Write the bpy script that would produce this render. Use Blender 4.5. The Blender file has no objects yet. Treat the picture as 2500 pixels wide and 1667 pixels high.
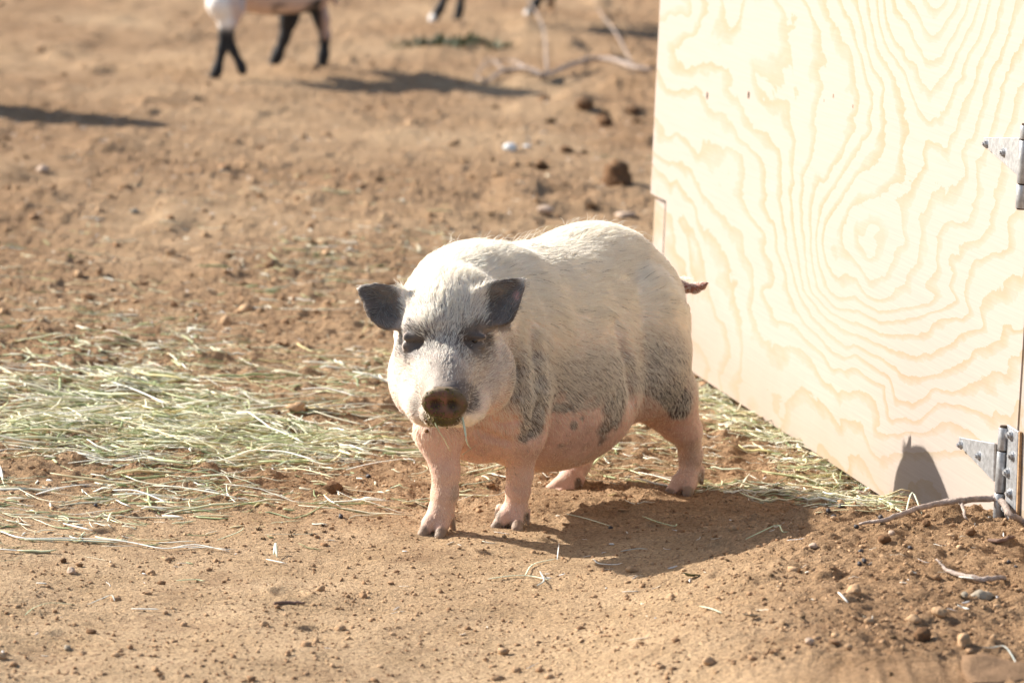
import bpy, bmesh, math, random
import numpy as np
from mathutils import Matrix, Vector

random.seed(7)
RNG = np.random.default_rng(7)

# ------------------------------------------------------------------ camera, world, sun, exposure
CAM_H = 1.28
FPX = 9375.0                      # focal length in photo pixels (2500 wide) = 135 mm
PITCH = math.atan((833.5 + 627) / FPX)
ROLL = math.radians(2.5)
C0 = np.array([0.0, 0.0, CAM_H])
FW = np.array([0, math.cos(PITCH), -math.sin(PITCH)])
R0 = np.array([1.0, 0, 0])
U0 = np.cross(R0, FW)
CR = R0 * math.cos(ROLL) + U0 * math.sin(ROLL)
CU = U0 * math.cos(ROLL) - R0 * math.sin(ROLL)

SUN_EL = math.radians(30.5)
SUN_AL = math.radians(24.0)       # how far the sun stands behind the picture plane, on the left
SUN_DIR = np.array([math.cos(SUN_AL) * math.cos(SUN_EL), -math.sin(SUN_AL) * math.cos(SUN_EL), -math.sin(SUN_EL)])

sc = bpy.context.scene
cam_data = bpy.data.cameras.new('camera')
cam = bpy.data.objects.new('camera', cam_data)
sc.collection.objects.link(cam)
sc.camera = cam
cam_data.sensor_width = 36
cam_data.lens = FPX / 2500 * 36
cam_data.clip_start = 0.1
cam_data.clip_end = 2000
cam_data.dof.use_dof = True
cam_data.dof.focus_distance = 6.2
cam_data.dof.aperture_fstop = 6.3
cam.matrix_world = Matrix(((CR[0], CU[0], -FW[0], C0[0]), (CR[1], CU[1], -FW[1], C0[1]), (CR[2], CU[2], -FW[2], C0[2]), (0, 0, 0, 1)))

world = bpy.data.worlds.new('World')
sc.world = world
world.use_nodes = True
wn = world.node_tree.nodes
wl = world.node_tree.links
for n in list(wn): wn.remove(n)
sky = wn.new('ShaderNodeTexSky'); sky.sky_type = 'NISHITA'; sky.sun_disc = False
sky.sun_elevation = SUN_EL
sky.sun_rotation = -(math.pi / 2 - SUN_AL)
sky.air_density = 1.0; sky.dust_density = 1.5; sky.ozone_density = 1.0
bg = wn.new('ShaderNodeBackground'); bg.inputs['Strength'].default_value = 0.10
wo = wn.new('ShaderNodeOutputWorld')
wl.new(sky.outputs[0], bg.inputs[0]); wl.new(bg.outputs[0], wo.inputs[0])

sun_data = bpy.data.lights.new('sun', 'SUN'); sun_data.energy = 5.0; sun_data.angle = math.radians(0.53)
sun_data.color = (1.0, 0.94, 0.86)
sun = bpy.data.objects.new('sun', sun_data); sc.collection.objects.link(sun)
sun.rotation_euler = Vector(SUN_DIR).to_track_quat('-Z', 'Y').to_euler()
sun.location = (-4, 8, 6)

sc.view_settings.view_transform = 'Standard'
sc.view_settings.look = 'None'
sc.view_settings.gamma = 1
sc.view_settings.use_curve_mapping = False
sc.view_settings.exposure = 0.98
sc.cycles.max_bounces = 12
sc.cycles.diffuse_bounces = 10
sc.cycles.transparent_max_bounces = 8

# ------------------------------------------------------------------ helpers
def ray(px, py):
    return FW + (px - 1250) / FPX * CR - (py - 833.5) / FPX * CU

def at(px, py, d):
    """point at distance d (world y) that the photo shows near px, py"""
    r = ray(px, py)
    return C0 + r * (d / r[1])

def project(P):
    Q = P - C0
    z = Q @ FW
    return 1250 + FPX * (Q @ CR) / z, 833.5 - FPX * (Q @ CU) / z, z

def _hash(ix, iy, iz, seed):
    h = (ix * 374761393 + iy * 668265263 + iz * 2147483647 + seed * 1274126177) & 0xFFFFFFFF
    h = ((h ^ (h >> 13)) * 1274126177) & 0xFFFFFFFF
    h = ((h ^ (h >> 16)) * 2246822519) & 0xFFFFFFFF
    return ((h ^ (h >> 15)) & 0xFFFF) / 65535.0

def vnoise(P, seed=0):
    """value noise in -1..1, P (n,2) or (n,3)"""
    P = np.asarray(P, float)
    if P.shape[-1] == 2:
        i = np.floor(P).astype(np.int64); f = P - i; f = f * f * (3 - 2 * f)
        x, y = i[..., 0], i[..., 1]; z = 0 * x
        a = _hash(x, y, z, seed); b = _hash(x + 1, y, z, seed)
        c = _hash(x, y + 1, z, seed); d = _hash(x + 1, y + 1, z, seed)
        fx, fy = f[..., 0], f[..., 1]
        return 2 * ((a * (1 - fx) + b * fx) * (1 - fy) + (c * (1 - fx) + d * fx) * fy) - 1
    i = np.floor(P).astype(np.int64); f = P - i; f = f * f * (3 - 2 * f)
    x, y, z = i[..., 0], i[..., 1], i[..., 2]
    fx, fy, fz = f[..., 0], f[..., 1], f[..., 2]
    def pl(zz):
        a = _hash(x, y, zz, seed); b = _hash(x + 1, y, zz, seed)
        c = _hash(x, y + 1, zz, seed); d = _hash(x + 1, y + 1, zz, seed)
        return (a * (1 - fx) + b * fx) * (1 - fy) + (c * (1 - fx) + d * fx) * fy
    return 2 * (pl(z) * (1 - fz) + pl(z + 1) * fz) - 1

def sstep(x, a, b):
    t = np.clip((x - a) / (b - a), 0, 1)
    return t * t * (3 - 2 * t)

def link(name, me, mat=None, parent=None, smooth=False, kind=None):
    o = bpy.data.objects.new(name, me)
    sc.collection.objects.link(o)
    if mat is not None and not me.materials: me.materials.append(mat)
    if parent is not None: o.parent = parent
    if kind: o['kind'] = kind
    if smooth: me.polygons.foreach_set('use_smooth', [True] * len(me.polygons))
    return o

def mesh(name, V, F):
    """F: list/array of faces with one corner count, or list of mixed faces"""
    me = bpy.data.meshes.new(name)
    V = np.asarray(V, np.float32)
    if isinstance(F, np.ndarray):
        n, k = F.shape
        me.vertices.add(len(V)); me.vertices.foreach_set('co', V.ravel())
        me.loops.add(n * k); me.loops.foreach_set('vertex_index', F.astype(np.int32).ravel())
        me.polygons.add(n); me.polygons.foreach_set('loop_start', np.arange(0, n * k, k, dtype=np.int32))
        me.update(calc_edges=True); me.validate()
    else:
        me.from_pydata([tuple(v) for v in V], [], [tuple(f) for f in F]); me.update()
    return me

def set_col(me, name, col):
    a = me.color_attributes.new(name, 'FLOAT_COLOR', 'POINT')
    c = np.ones((len(me.vertices), 4), np.float32); c[:, :3] = col
    a.data.foreach_set('color', c.ravel())

def empty(name, loc):
    o = bpy.data.objects.new(name, None); sc.collection.objects.link(o)
    o.location = tuple(loc); o.empty_display_size = 0.1
    return o

def tag(o, label, cat, group=None):
    o['label'] = label; o['category'] = cat
    if group: o['group'] = group
    return o

def child(o, parent):
    """parent a mesh that was built in world coordinates under an Empty that sits elsewhere"""
    o.parent = parent
    o.matrix_parent_inverse = Matrix.Translation(-Vector(parent.location))
    return o

class NT:
    """small node-tree builder"""
    def __init__(s, name, rough=0.8, spec=0.3):
        s.m = bpy.data.materials.new(name); s.m.use_nodes = True
        s.t = s.m.node_tree; s.n = s.t.nodes; s.l = s.t.links
        s.b = s.n['Principled BSDF']; s.b.inputs['Roughness'].default_value = rough
        s.b.inputs['Specular IOR Level'].default_value = spec
    def new(s, typ, **kw):
        n = s.n.new(typ)
        for k, v in kw.items(): setattr(n, k, v)
        return n
    def put(s, sock, v):
        if isinstance(v, bpy.types.NodeSocket): s.l.new(v, sock)
        elif isinstance(v, (tuple, list)) and len(v) == 3 and sock.type == 'RGBA': sock.default_value = (*v, 1)
        else: sock.default_value = v
    def coord(s, kind='Object'): return s.new('ShaderNodeTexCoord').outputs[kind]
    def math(s, op, a, b=0.0, c=None, clamp=False):
        n = s.new('ShaderNodeMath', operation=op, use_clamp=clamp); s.put(n.inputs[0], a); s.put(n.inputs[1], b)
        if c is not None: s.put(n.inputs[2], c)
        return n.outputs[0]
    def vmath(s, op, a, b=(0, 0, 0)):
        n = s.new('ShaderNodeVectorMath', operation=op); s.put(n.inputs[0], a)
        if op == 'SCALE': s.put(n.inputs['Scale'], b)
        else: s.put(n.inputs[1], b)
        return n.outputs['Value'] if op in ('DISTANCE', 'LENGTH', 'DOT_PRODUCT') else n.outputs[0]
    def noise(s, vec, scale, detail=4.0, rough=0.55, dist=0.0, col=False):
        n = s.new('ShaderNodeTexNoise'); s.put(n.inputs['Vector'], vec); s.put(n.inputs['Scale'], scale)
        n.inputs['Detail'].default_value = detail; n.inputs['Roughness'].default_value = rough; n.inputs['Distortion'].default_value = dist
        return n.outputs['Color' if col else 'Fac']
    def voro(s, vec, scale, feature='F1'):
        n = s.new('ShaderNodeTexVoronoi', feature=feature); s.put(n.inputs['Vector'], vec); n.inputs['Scale'].default_value = scale
        return n.outputs['Distance']
    def ramp(s, fac, stops, interp='LINEAR'):
        n = s.new('ShaderNodeValToRGB'); s.put(n.inputs[0], fac); e = n.color_ramp.elements; n.color_ramp.interpolation = interp
        while len(e) < len(stops): e.new(0.5)
        for k, (p, c) in enumerate(stops):
            e[k].position = p; e[k].color = (*c, 1) if isinstance(c, (tuple, list)) else (c, c, c, 1)
        return n.outputs[0]
    def mix(s, fac, a, b, blend='MIX'):
        n = s.new('ShaderNodeMix', data_type='RGBA', blend_type=blend); s.put(n.inputs[0], fac)
        s.put(n.inputs[6], a); s.put(n.inputs[7], b); return n.outputs[2]
    def attr(s, name, out='Color'): return s.new('ShaderNodeAttribute', attribute_name=name).outputs[out]
    def bump(s, h, strength=0.5, dist=0.01):
        n = s.new('ShaderNodeBump'); s.put(n.inputs['Height'], h); n.inputs['Strength'].default_value = strength; n.inputs['Distance'].default_value = dist
        if s.b.inputs['Normal'].links: s.l.new(s.b.inputs['Normal'].links[0].from_socket, n.inputs['Normal'])
        s.l.new(n.outputs[0], s.b.inputs['Normal'])
    def color(s, v): s.put(s.b.inputs['Base Color'], v)

# ------------------------------------------------------------------ materials
def mat_dirt():
    t = NT('dry_dirt', 0.95, 0.1); c = t.coord()
    big = t.noise(c, 1.1, 4, 0.6); mid = t.noise(c, 9, 5, 0.6); fine = t.noise(c, 190, 4, 0.7)
    rough = t.attr('rough', 'Fac')
    pale = t.ramp(mid, [(0.25, (0.43, 0.295, 0.168)), (0.75, (0.59, 0.42, 0.258))])
    red = t.ramp(mid, [(0.25, (0.28, 0.168, 0.088)), (0.75, (0.405, 0.262, 0.150))])
    f = t.math('ADD', rough, t.math('MULTIPLY', t.math('SUBTRACT', big, 0.5), 1.4), clamp=True)
    col = t.mix(f, pale, red)
    col = t.mix(0.95, col, t.ramp(fine, [(0.25, (0.22, 0.19, 0.17)), (0.5, (0.5, 0.5, 0.5)), (0.75, (0.82, 0.79, 0.75))]), 'OVERLAY')
    v = t.voro(c, 260); speck = t.math('LESS_THAN', v, 0.13)
    v3 = t.voro(t.vmath('ADD', c, (3.1, 1.7, 0.2)), 170); dk = t.math('LESS_THAN', v3, 0.12)
    col = t.mix(t.math('MULTIPLY', dk, 0.55), col, (0.20, 0.12, 0.07))
    col = t.mix(t.math('MULTIPLY', speck, 0.45), col, (0.72, 0.58, 0.43))
    damp = t.ramp(t.noise(c, 5.3, 5, 0.7), [(0.54, 0.0), (0.72, 0.55)])
    col = t.mix(damp, col, (0.21, 0.12, 0.065))
    t.color(col)
    h = t.math('ADD', t.noise(c, 70, 6, 0.7), t.math('MULTIPLY', t.noise(c, 330, 3, 0.65), 0.4))
    t.bump(h, 1.0, 0.014)
    vv = t.voro(c, 120); t.bump(t.math('SUBTRACT', 1.0, vv), 0.35, 0.004)
    return t.m

def mat_clod(name='dirt_clod', c1=(0.26, 0.15, 0.08), c2=(0.47, 0.31, 0.18)):
    t = NT(name, 0.95, 0.1); c = t.coord('Object')
    info = t.new('ShaderNodeNewGeometry').outputs['Random Per Island']
    n = t.noise(c, 60, 5, 0.6)
    col = t.mix(info, c1, c2); col = t.mix(0.5, col, t.ramp(n, [(0.3, 0.25), (0.7, 0.75)]), 'OVERLAY')
    t.color(col); t.bump(t.noise(c, 160, 5, 0.65), 0.7, 0.004)
    return t.m

def mat_plain(name, col, rough=0.7, spec=0.3, scale=40, var=0.25, bump=0.3, dist=0.002, metal=0.0):
    t = NT(name, rough, spec); c = t.coord('Object')
    n = t.noise(c, scale, 5, 0.6)
    lo = tuple(x * (1 - var) for x in col); hi = tuple(min(1, x * (1 + var)) for x in col)
    t.color(t.ramp(n, [(0.3, lo), (0.7, hi)])); t.bump(t.noise(c, scale * 2.5, 4, 0.6), bump, dist)
    t.b.inputs['Metallic'].default_value = metal
    return t.m

def mat_hay():
    t = NT('hay', 0.5, 0.4); c = t.coord('Object')
    col = t.attr('tint')
    col = t.mix(0.4, col, t.ramp(t.noise(c, 90, 3, 0.6), [(0.3, 0.35), (0.7, 0.65)]), 'OVERLAY')
    t.color(col)
    return t.m

M = {}
M['dirt'] = mat_dirt()
M['clod'] = mat_clod()
M['dark_clod'] = mat_clod('damp_clod', (0.10, 0.055, 0.03), (0.17, 0.095, 0.05))
M['pale_stone'] = mat_plain('pale_stone', (0.46, 0.34, 0.25), 0.85)
M['white_stone'] = mat_plain('white_stone', (0.66, 0.67, 0.66), 0.7)
M['grey_stone'] = mat_plain('grey_stone', (0.30, 0.255, 0.19), 0.9)
M['pellet'] = mat_plain('dropping', (0.035, 0.028, 0.03), 0.45, 0.4)
M['hay'] = mat_hay()
M['bark'] = mat_plain('weathered_bark', (0.36, 0.29, 0.245), 0.9, 0.15, 60, 0.45, 1.0, 0.004)
M['dark_twig'] = mat_plain('brown_twig', (0.19, 0.12, 0.09), 0.85, 0.2, 60, 0.3)
M['leaf'] = mat_plain('dry_leaf', (0.62, 0.47, 0.42), 0.7, 0.3, 60, 0.2)
M['weed'] = mat_plain('weed_leaf', (0.09, 0.10, 0.045), 0.6, 0.3, 30, 0.6)
M['steel'] = mat_plain('galvanised_steel', (0.42, 0.43, 0.44), 0.48, 0.5, 110, 0.30, 0.4, 0.001, 0.7)
M['rust'] = mat_plain('rusty_edge', (0.42, 0.27, 0.15), 0.8, 0.2, 120, 0.4)
M['gap_shade'] = mat_plain('gap_shade', (0.05, 0.035, 0.025), 0.9, 0.1)  # near-black brown, the darkness of gaps put into the colour
# ------------------------------------------------------------------ ground
FEET = [at(1052, 1313, 6.13), at(1240, 1296, 6.23), at(1668, 1212, 6.58), at(1360, 1208, 6.55)]
def g_base(x, y):
    """the lie of the land: a low bank of loose dirt on the right in front of the shelter"""
    b = 0.100 * sstep(x + 0.12 * vnoise(np.stack([y * 2.3, x * 0 + 3], -1), 5), 0.03, 0.52) * sstep(-y, -6.42, -5.95)
    b = b + 0.007 * np.exp(-((y - 6.46) / 0.035) ** 2) * sstep(x, 0.0, 0.06) * (1 - sstep(x, 0.14, 0.22))
    far = sstep(y, 7, 14)
    b = b + far * 0.05 * vnoise(np.stack([x * 0.8, y * 0.35], -1), 11)
    return b
def rough_mask(x, y):
    n = vnoise(np.stack([x * 2.2, y * 1.3], -1), 21) * 0.5 + 0.5
    right = sstep(x, 0.18, 0.55)
    mid = sstep(y, 6.0, 6.6)
    return np.clip(np.maximum(right * 0.9, mid * (0.45 + 0.5 * n)) + 0.25 * (n - 0.5), 0.04, 1)
_rp = np.random.default_rng(40)
PRINTS = [(_rp.uniform(-1.0, 0.75), _rp.uniform(5.2, 8.6), _rp.uniform(0, 3.14), _rp.uniform(0.018, 0.030)) for _ in range(46)]
def ground_z(x, y, detail=True):
    x = np.atleast_1d(np.asarray(x, float)); y = np.atleast_1d(np.asarray(y, float))
    z = g_base(x, y)
    if detail:
        P = np.stack([x, y], -1)
        r = rough_mask(x, y)
        nz = 0.010 * vnoise(P * 3.1, 31) + 0.0050 * vnoise(P * 11, 32) + 0.0055 * r * vnoise(P * 27, 33) \
            + (0.0010 + 0.0060 * r) * np.abs(vnoise(P * 60 + 7, 34)) + (0.0008 + 0.0030 * r) * vnoise(P * 125, 35)
        # scuffed hollows and clotted lumps
        lump = np.clip(vnoise(P * 17 + 3, 36) - 0.25, 0, 1)
        nz = nz + 0.022 * r * lump ** 1.3 * sstep(y, 5.0, 5.6)
        lump2 = np.clip(vnoise(P * np.array([5.5, 4]) + 9, 37) - 0.35, 0, 1)
        nz = nz + 0.05 * lump2 * sstep(y, 8.0, 9.5) * sstep(x, -0.2, 0.3) + 0.03 * lump2 * sstep(y, 8.0, 9.5)
        # faint parallel rake lines at the near left corner
        rk = (1 - sstep(x, -0.72, -0.48)) * (1 - sstep(y, 5.55, 5.75))
        nz = nz + rk * 0.004 * np.sin((y + 0.05 * x + 0.01 * vnoise(P * 8, 38)) * 2 * np.pi / 0.062)
        near = (np.abs(x) < 1.4) & (y > 5.0) & (y < 9.5)
        if near.any():
            xn, yn = x[near], y[near]; dp = np.zeros_like(xn)
            for (hx_, hy_, ha, hs) in PRINTS:
                c_, s_ = math.cos(ha), math.sin(ha); u = ((xn - hx_) * c_ + (yn - hy_) * s_) / hs; v = (-(xn - hx_) * s_ + (yn - hy_) * c_) / hs
                q = u * u * 1.8 + v * v
                dp += (-0.0065 * np.exp(-q * q) + 0.0030 * np.exp(-(np.sqrt(q) - 1.5) ** 2 / 0.10) + 0.003 * np.exp(-(u * u / 0.02 + v * v)))
            nz[near] = nz[near] + dp
        damp = np.ones_like(x)
        for f in FEET:
            damp = damp * (1 - 0.92 * np.exp(-((x - f[0]) ** 2 / 0.05 ** 2 + (y - f[1] + 0.05) ** 2 / (0.05 if f[1] < 6.4 else 0.09) ** 2)))
        z = z + nz * damp
    return z

def gp(px, py, detail=True):
    """point of the ground that the photo shows at px, py"""
    r = ray(px, py)
    y = np.linspace(4.6, 22, 1400)
    P = C0[None] + r[None] * (y / r[1])[:, None]
    dz = P[:, 2] - ground_z(P[:, 0], P[:, 1], detail)
    k = int(np.argmax(dz < 0)) if (dz < 0).any() else len(y) - 1
    return np.array([P[k, 0], P[k, 1], ground_z(P[k:k + 1, 0], P[k:k + 1, 1], detail)[0]])

def axis(*segs):
    """segs: (start, end, first step, growth)"""
    out = []
    for a, b, st, gr in segs:
        v = a
        while v < b:
            out.append(v); v += st; st *= gr
    return out
ys = axis((4.95, 7.4, 0.0052, 1.0), (7.4, 21, 0.0056, 1.0062), (21, 900, 0.15, 1.16)) + [900]
ys = [-900, -300, -100, -30, -8, -1, 2, 3.5, 4.3, 4.7, 4.85] + ys
hx = axis((0, 1.15, 0.0056, 1.0), (1.15, 3.3, 0.0062, 1.018), (3.3, 900, 0.15, 1.3)) + [900]
xs = np.array([-v for v in hx[:0:-1]] + hx); ys = np.array(ys)
GX, GY = np.meshgrid(xs, ys)
gx, gy = GX.ravel(), GY.ravel()
gz = ground_z(gx, gy)
far = np.maximum(np.abs(gx) / 3.0, np.abs(gy - 12) / 11) > 1
gz = np.where(far, g_base(np.clip(gx, -3, 3), np.clip(gy, 4.9, 24)) * 0.9, gz)
nx, ny = len(xs), len(ys)
idx = np.arange(nx * ny).reshape(ny, nx)
F = np.stack([idx[:-1, :-1], idx[:-1, 1:], idx[1:, 1:], idx[1:, :-1]], -1).reshape(-1, 4)
me = mesh('ground', np.stack([gx, gy, gz], -1), F)
ra = me.attributes.new('rough', 'FLOAT', 'POINT'); ra.data.foreach_set('value', rough_mask(gx, gy).astype(np.float32))
ground = link('ground', me, M['dirt'], smooth=True, kind='structure')
print('ground verts', nx * ny)

# ------------------------------------------------------------------ clods and stones
def ico_unit(sub=1):
    bm = bmesh.new(); bmesh.ops.create_icosphere(bm, subdivisions=sub, radius=1)
    V = np.array([v.co[:] for v in bm.verts]); Fc = np.array([[v.index for v in f.verts] for f in bm.faces]); bm.free()
    return V, Fc
ICO0, ICOF0 = ico_unit(1); ICO1, ICOF1 = ico_unit(1); ICO2, ICOF2 = ico_unit(2); ICO3, ICOF3 = ico_unit(3)
def lumpy(V, amp, seed, freq=1.3):
    n = vnoise(V * freq + seed * 13.7, seed) + 0.5 * vnoise(V * freq * 2.3 + seed * 3.1, seed + 1)
    return V * (1 + amp * n)[:, None]

def scatter_stuff(name, n, sampler, size, mat, label, cat, seed):
    rg = np.random.default_rng(seed)
    P = sampler(n, rg)
    n = len(P)
    s = size(n, rg, P)
    V = np.repeat(ICO1[None], n, 0)
    jit = 1 + 0.32 * rg.standard_normal((n, len(ICO1), 1)).clip(-1.5, 1.5)
    asp = np.stack([rg.uniform(0.8, 1.3, n), rg.uniform(0.8, 1.3, n), rg.uniform(0.55, 0.9, n)], -1)
    V = V * jit * asp[:, None] * s[:, None, None]
    z = ground_z(P[:, 0], P[:, 1])
    V = V + np.stack([P[:, 0], P[:, 1], z + s * 0.25], -1)[:, None]
    Fc = (ICOF1[None] + (np.arange(n) * len(ICO1))[:, None, None]).reshape(-1, 3)
    o = link(name, mesh(name, V.reshape(-1, 3), Fc), mat, kind='stuff')
    tag(o, label, cat)
    return o
def samp_near(n, rg):
    y = rg.uniform(5.0, 9.0, n * 3); x = rg.uniform(-1, 1, n * 3) * y * 0.145
    keep = rg.uniform(0, 1, n * 3) < (0.48 + 0.8 * rough_mask(x, y)) * (5.2 / y) ** 2
    return np.stack([x, y], -1)[keep][:n]
scatter_stuff('loose_crumbs', 44000, samp_near, lambda n, r, P: np.clip(0.0011 * np.exp(0.60 * r.standard_normal(n)), 0.0005, 0.009), M['clod'],
              'fine brown dirt crumbs strewn over the near ground', 'dirt', 3)
def samp_far(n, rg):
    y = rg.uniform(8.0, 19.0, n * 2); x = rg.uniform(-1, 1, n * 2) * y * 0.145
    keep = rg.uniform(0, 1, n * 2) < (9.0 / y) ** 1.2
    return np.stack([x, y], -1)[keep][:n]
scatter_stuff('far_crumbs', 3500, samp_far, lambda n, r, P: np.clip(0.004 * np.exp(0.6 * r.standard_normal(n)), 0.002, 0.02), M['clod'],
              'loose dirt lumps out of focus behind the pig', 'dirt', 4)

def clod(px, py, wpx, label, mat='clod', name='dirt_clod', cat='dirt clod', h=0.7, group=None, seed=None, amp=0.28, sink=0.5):
    p = gp(px, py)
    sd = seed if seed is not None else int(px * 7 + py) % 97
    r = wpx * 0.5 * p[1] / FPX
    V = lumpy(lumpy(ICO3, amp, sd), amp * 0.55, sd + 5, 4.5) * np.array([r, r * 0.85, r * h])
    me = mesh(name, V, ICOF3)
    o = link(name, me, M[mat], smooth=wpx > 30)
    o.location = (p[0], p[1], p[2] + r * h * (1 - sink))
    o.rotation_euler.z = sd
    tag(o, label, cat, group)
    return o
clod(1506, 452, 78, 'large dark wedge of dirt lying beside the left edge of the plywood', 'dark_clod', h=0.95, amp=0.3, seed=11)
clod(1428, 268, 46, 'dark crumbly clod behind the big wedge of dirt, near the plywood', 'dark_clod', seed=8)
clod(1478, 306, 42, 'ragged brown clod left of the plywood edge, above the dirt wedge', 'dark_clod', seed=5)
clod(1382, 372, 30, 'small brown clod right of the white stone', 'dark_clod', seed=3)
clod(1321, 410, 30, 'round dark clod below and right of the white stone', 'dark_clod', seed=9)
clod(1545, 275, 40, 'flat dark clod almost touching the plywood high up', 'dark_clod', seed=14, h=0.5)
clod(1248, 370, 36, 'white stone on bare dirt behind the pig', 'white_stone', 'white_stone', 'stone', h=0.6, seed=2)
clod(1286, 360, 22, 'pale flake lying just right of the white stone', 'white_stone', 'white_stone', 'stone', h=0.25, seed=4)
clod(1330, 525, 36, 'pinkish stone half buried above the pig\'s back', 'pale_stone', 'half_buried_stone', 'stone', h=0.7, seed=6)
clod(1530, 530, 56, 'flat pale stone between pig\'s rump and plywood', 'pale_stone', 'flat_stone', 'stone', h=0.2, seed=7)
clod(105, 420, 34, 'pale leaning stone near the left border of the photo', 'pale_stone', 'pale_stone', 'stone', h=0.6, seed=12)
clod(328, 522, 26, 'grey stone beside the left middle dirt clods', 'grey_stone', 'grey_stone', 'stone', seed=13)
clod(725, 1003, 48, 'torn lump of dirt sticking up among the hay', 'clod', h=0.55, seed=17, amp=0.35)
clod(668, 1020, 34, 'small dirt lump next to the torn lump in the hay', 'dark_clod', seed=18)
clod(815, 1202, 44, 'dark hollow clod at the edge of the hay patch', 'dark_clod', seed=19)
clod(783, 1442, 24, 'crumbly dung coloured clod on smooth dirt in the foreground', 'clod', seed=20, h=0.8, amp=0.3)
clod(173, 1402, 26, 'pinkish pebble in the near left dirt', 'pale_stone', 'pebble', 'pebble', seed=21, h=0.7)
clod(368, 1402, 22, 'angular brown pebble left of centre in the foreground', 'clod', 'pebble', 'pebble', seed=22)
clod(155, 1374, 18, 'dark round pebble above the pinkish pebble', 'dark_clod', 'pebble', 'pebble', seed=23)
clod(165, 1587, 20, 'bluish grey pebble at the near left', 'grey_stone', 'pebble', 'pebble', seed=24)
clod(222, 1546, 26, 'dark flat clod at the near left', 'dark_clod', seed=25, h=0.5)
clod(645, 1530, 24, 'rusty brown clod in the bottom left foreground', 'clod', seed=26)
clod(830, 1538, 34, 'rusty crumbly lump bottom left of centre', 'clod', seed=27, h=0.5)
clod(1543, 1396, 26, 'brown clod just below the pig\'s shadow', 'clod', seed=28)
clod(2158, 1330, 34, 'dark reddish clod on the bank below the long twig', 'dark_clod', seed=29)
clod(2177, 1310, 20, 'pale pebble touching the reddish clod on the bank', 'pale_stone', 'pebble', 'pebble', seed=30)
clod(2370, 1305, 24, 'dark clod under the right end of the long twig', 'dark_clod', seed=31)
clod(2395, 1462, 54, 'grey lump of dried dung on the right bank', 'grey_stone', 'dung', 'dung', seed=32, h=0.5)
clod(2355, 1456, 22, 'small grey piece left of the dried dung', 'grey_stone', 'dung', 'dung', seed=33, h=0.6)
clod(2230, 1522, 44, 'blocky brown clod at the lower right', 'clod', seed=34, h=0.6)
clod(2253, 1560, 40, 'tall dark clod at the lower right', 'dark_clod', seed=35, h=1.0)
clod(2352, 1585, 42, 'sharp edged clod above the buried plank', 'clod', seed=36, h=1.0)
clod(2295, 1510, 40, 'rounded clod right of the blocky brown one', 'clod', seed=37, h=0.7)
clod(1730, 1625, 30, 'brown clod at the bottom edge right of centre', 'clod', seed=38)
clod(1975, 1572, 24, 'pale pebble in the lower right dirt', 'pale_stone', 'pebble', 'pebble', seed=39)
clod(1985, 1338, 26, 'pale flat pebble on the bank right of the shadow', 'pale_stone', 'pebble', 'pebble', seed=40, h=0.5)
clod(1260, 1640, 26, 'dark clod at the bottom edge near the centre', 'clod', seed=41)
clod(2085, 1452, 46, 'upright crust of dirt in the right foreground', 'clod', seed=42, h=0.6, amp=0.4)
clod(2260, 1290, 22, 'small dark clod under the long twig', 'dark_clod', seed=43)
clod(1105, 1268, 18, 'dark clod behind the front hoof', 'dark_clod', seed=44)
rc = np.random.default_rng(55)
def group_clods(spots, label, group, lo, hi, mat, name='dirt_clod', cat='dirt clod', h=0.75):
    protos = []
    for k in range(5):
        V = lumpy(lumpy(ICO3 if 'dropping' not in name else ICO2, 0.3, 60 + k), 0.16 if 'dropping' not in name else 0.02, 70 + k, 4.0) * np.array([1, 0.85, h]); protos.append(mesh(name, V, ICOF3 if len(V) > 300 else ICOF2)); protos[-1].materials.append(M[mat])
    for k, (px, py) in enumerate(spots):
        p = gp(px, py); r = rc.uniform(lo, hi) * 0.5 * p[1] / FPX
        o = bpy.data.objects.new(name, protos[k % 5]); sc.collection.objects.link(o)
        o.location = (p[0], p[1], p[2] + r * 0.22); o.scale = (r, r, r); o.rotation_euler = (rc.uniform(-.4, .4), rc.uniform(-.4, .4), rc.uniform(0, 6))
        tag(o, label, cat, group)
group_clods([(620 + rc.uniform(0, 290), 1296 + rc.uniform(-14, 22)) for _ in range(16)], 'small dark clod in the crumbly row left of the front hooves', 'crumbly row of dirt clods left of the pig', 9, 19, 'clod')
group_clods([(rc.uniform(1750, 2480), rc.uniform(1330, 1650)) for _ in range(38)], 'small brown clod scattered on the bank at the lower right', 'brown clods scattered on the lower right bank', 8, 20, 'clod')
group_clods([(rc.uniform(20, 1600), rc.uniform(1380, 1655)) for _ in range(24)], 'small brown clod scattered on the smooth foreground dirt', 'brown clods scattered in the foreground', 6, 12, 'clod')
group_clods([(rc.uniform(1120, 1560), rc.uniform(250, 530)) for _ in range(14)], 'out of focus clod between the pig and the plywood edge', 'blurred clods left of the plywood edge', 14, 34, 'dark_clod')
group_clods([(rc.uniform(20, 1000), rc.uniform(330, 830)) for _ in range(14)], 'out of focus dark clod on the ground at the upper left', 'blurred dark clods on the upper left ground', 12, 26, 'clod')
group_clods([(2170, 1250), (2150, 1265), (2185, 1268), (2052, 1241), (2022, 1256), (2036, 1264), (2090, 1293), (2110, 1374), (2102, 1352), (2098, 1382), (2222, 1339), (2462, 1385), (2480, 1392), (1491, 1291), (832, 1264), (234, 1235), (900, 1164)],
            'dark round goat dropping lying on the dirt', 'goat droppings scattered on the dirt', 11, 17, 'pellet', 'dropping', 'dropping', 0.85)
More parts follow.
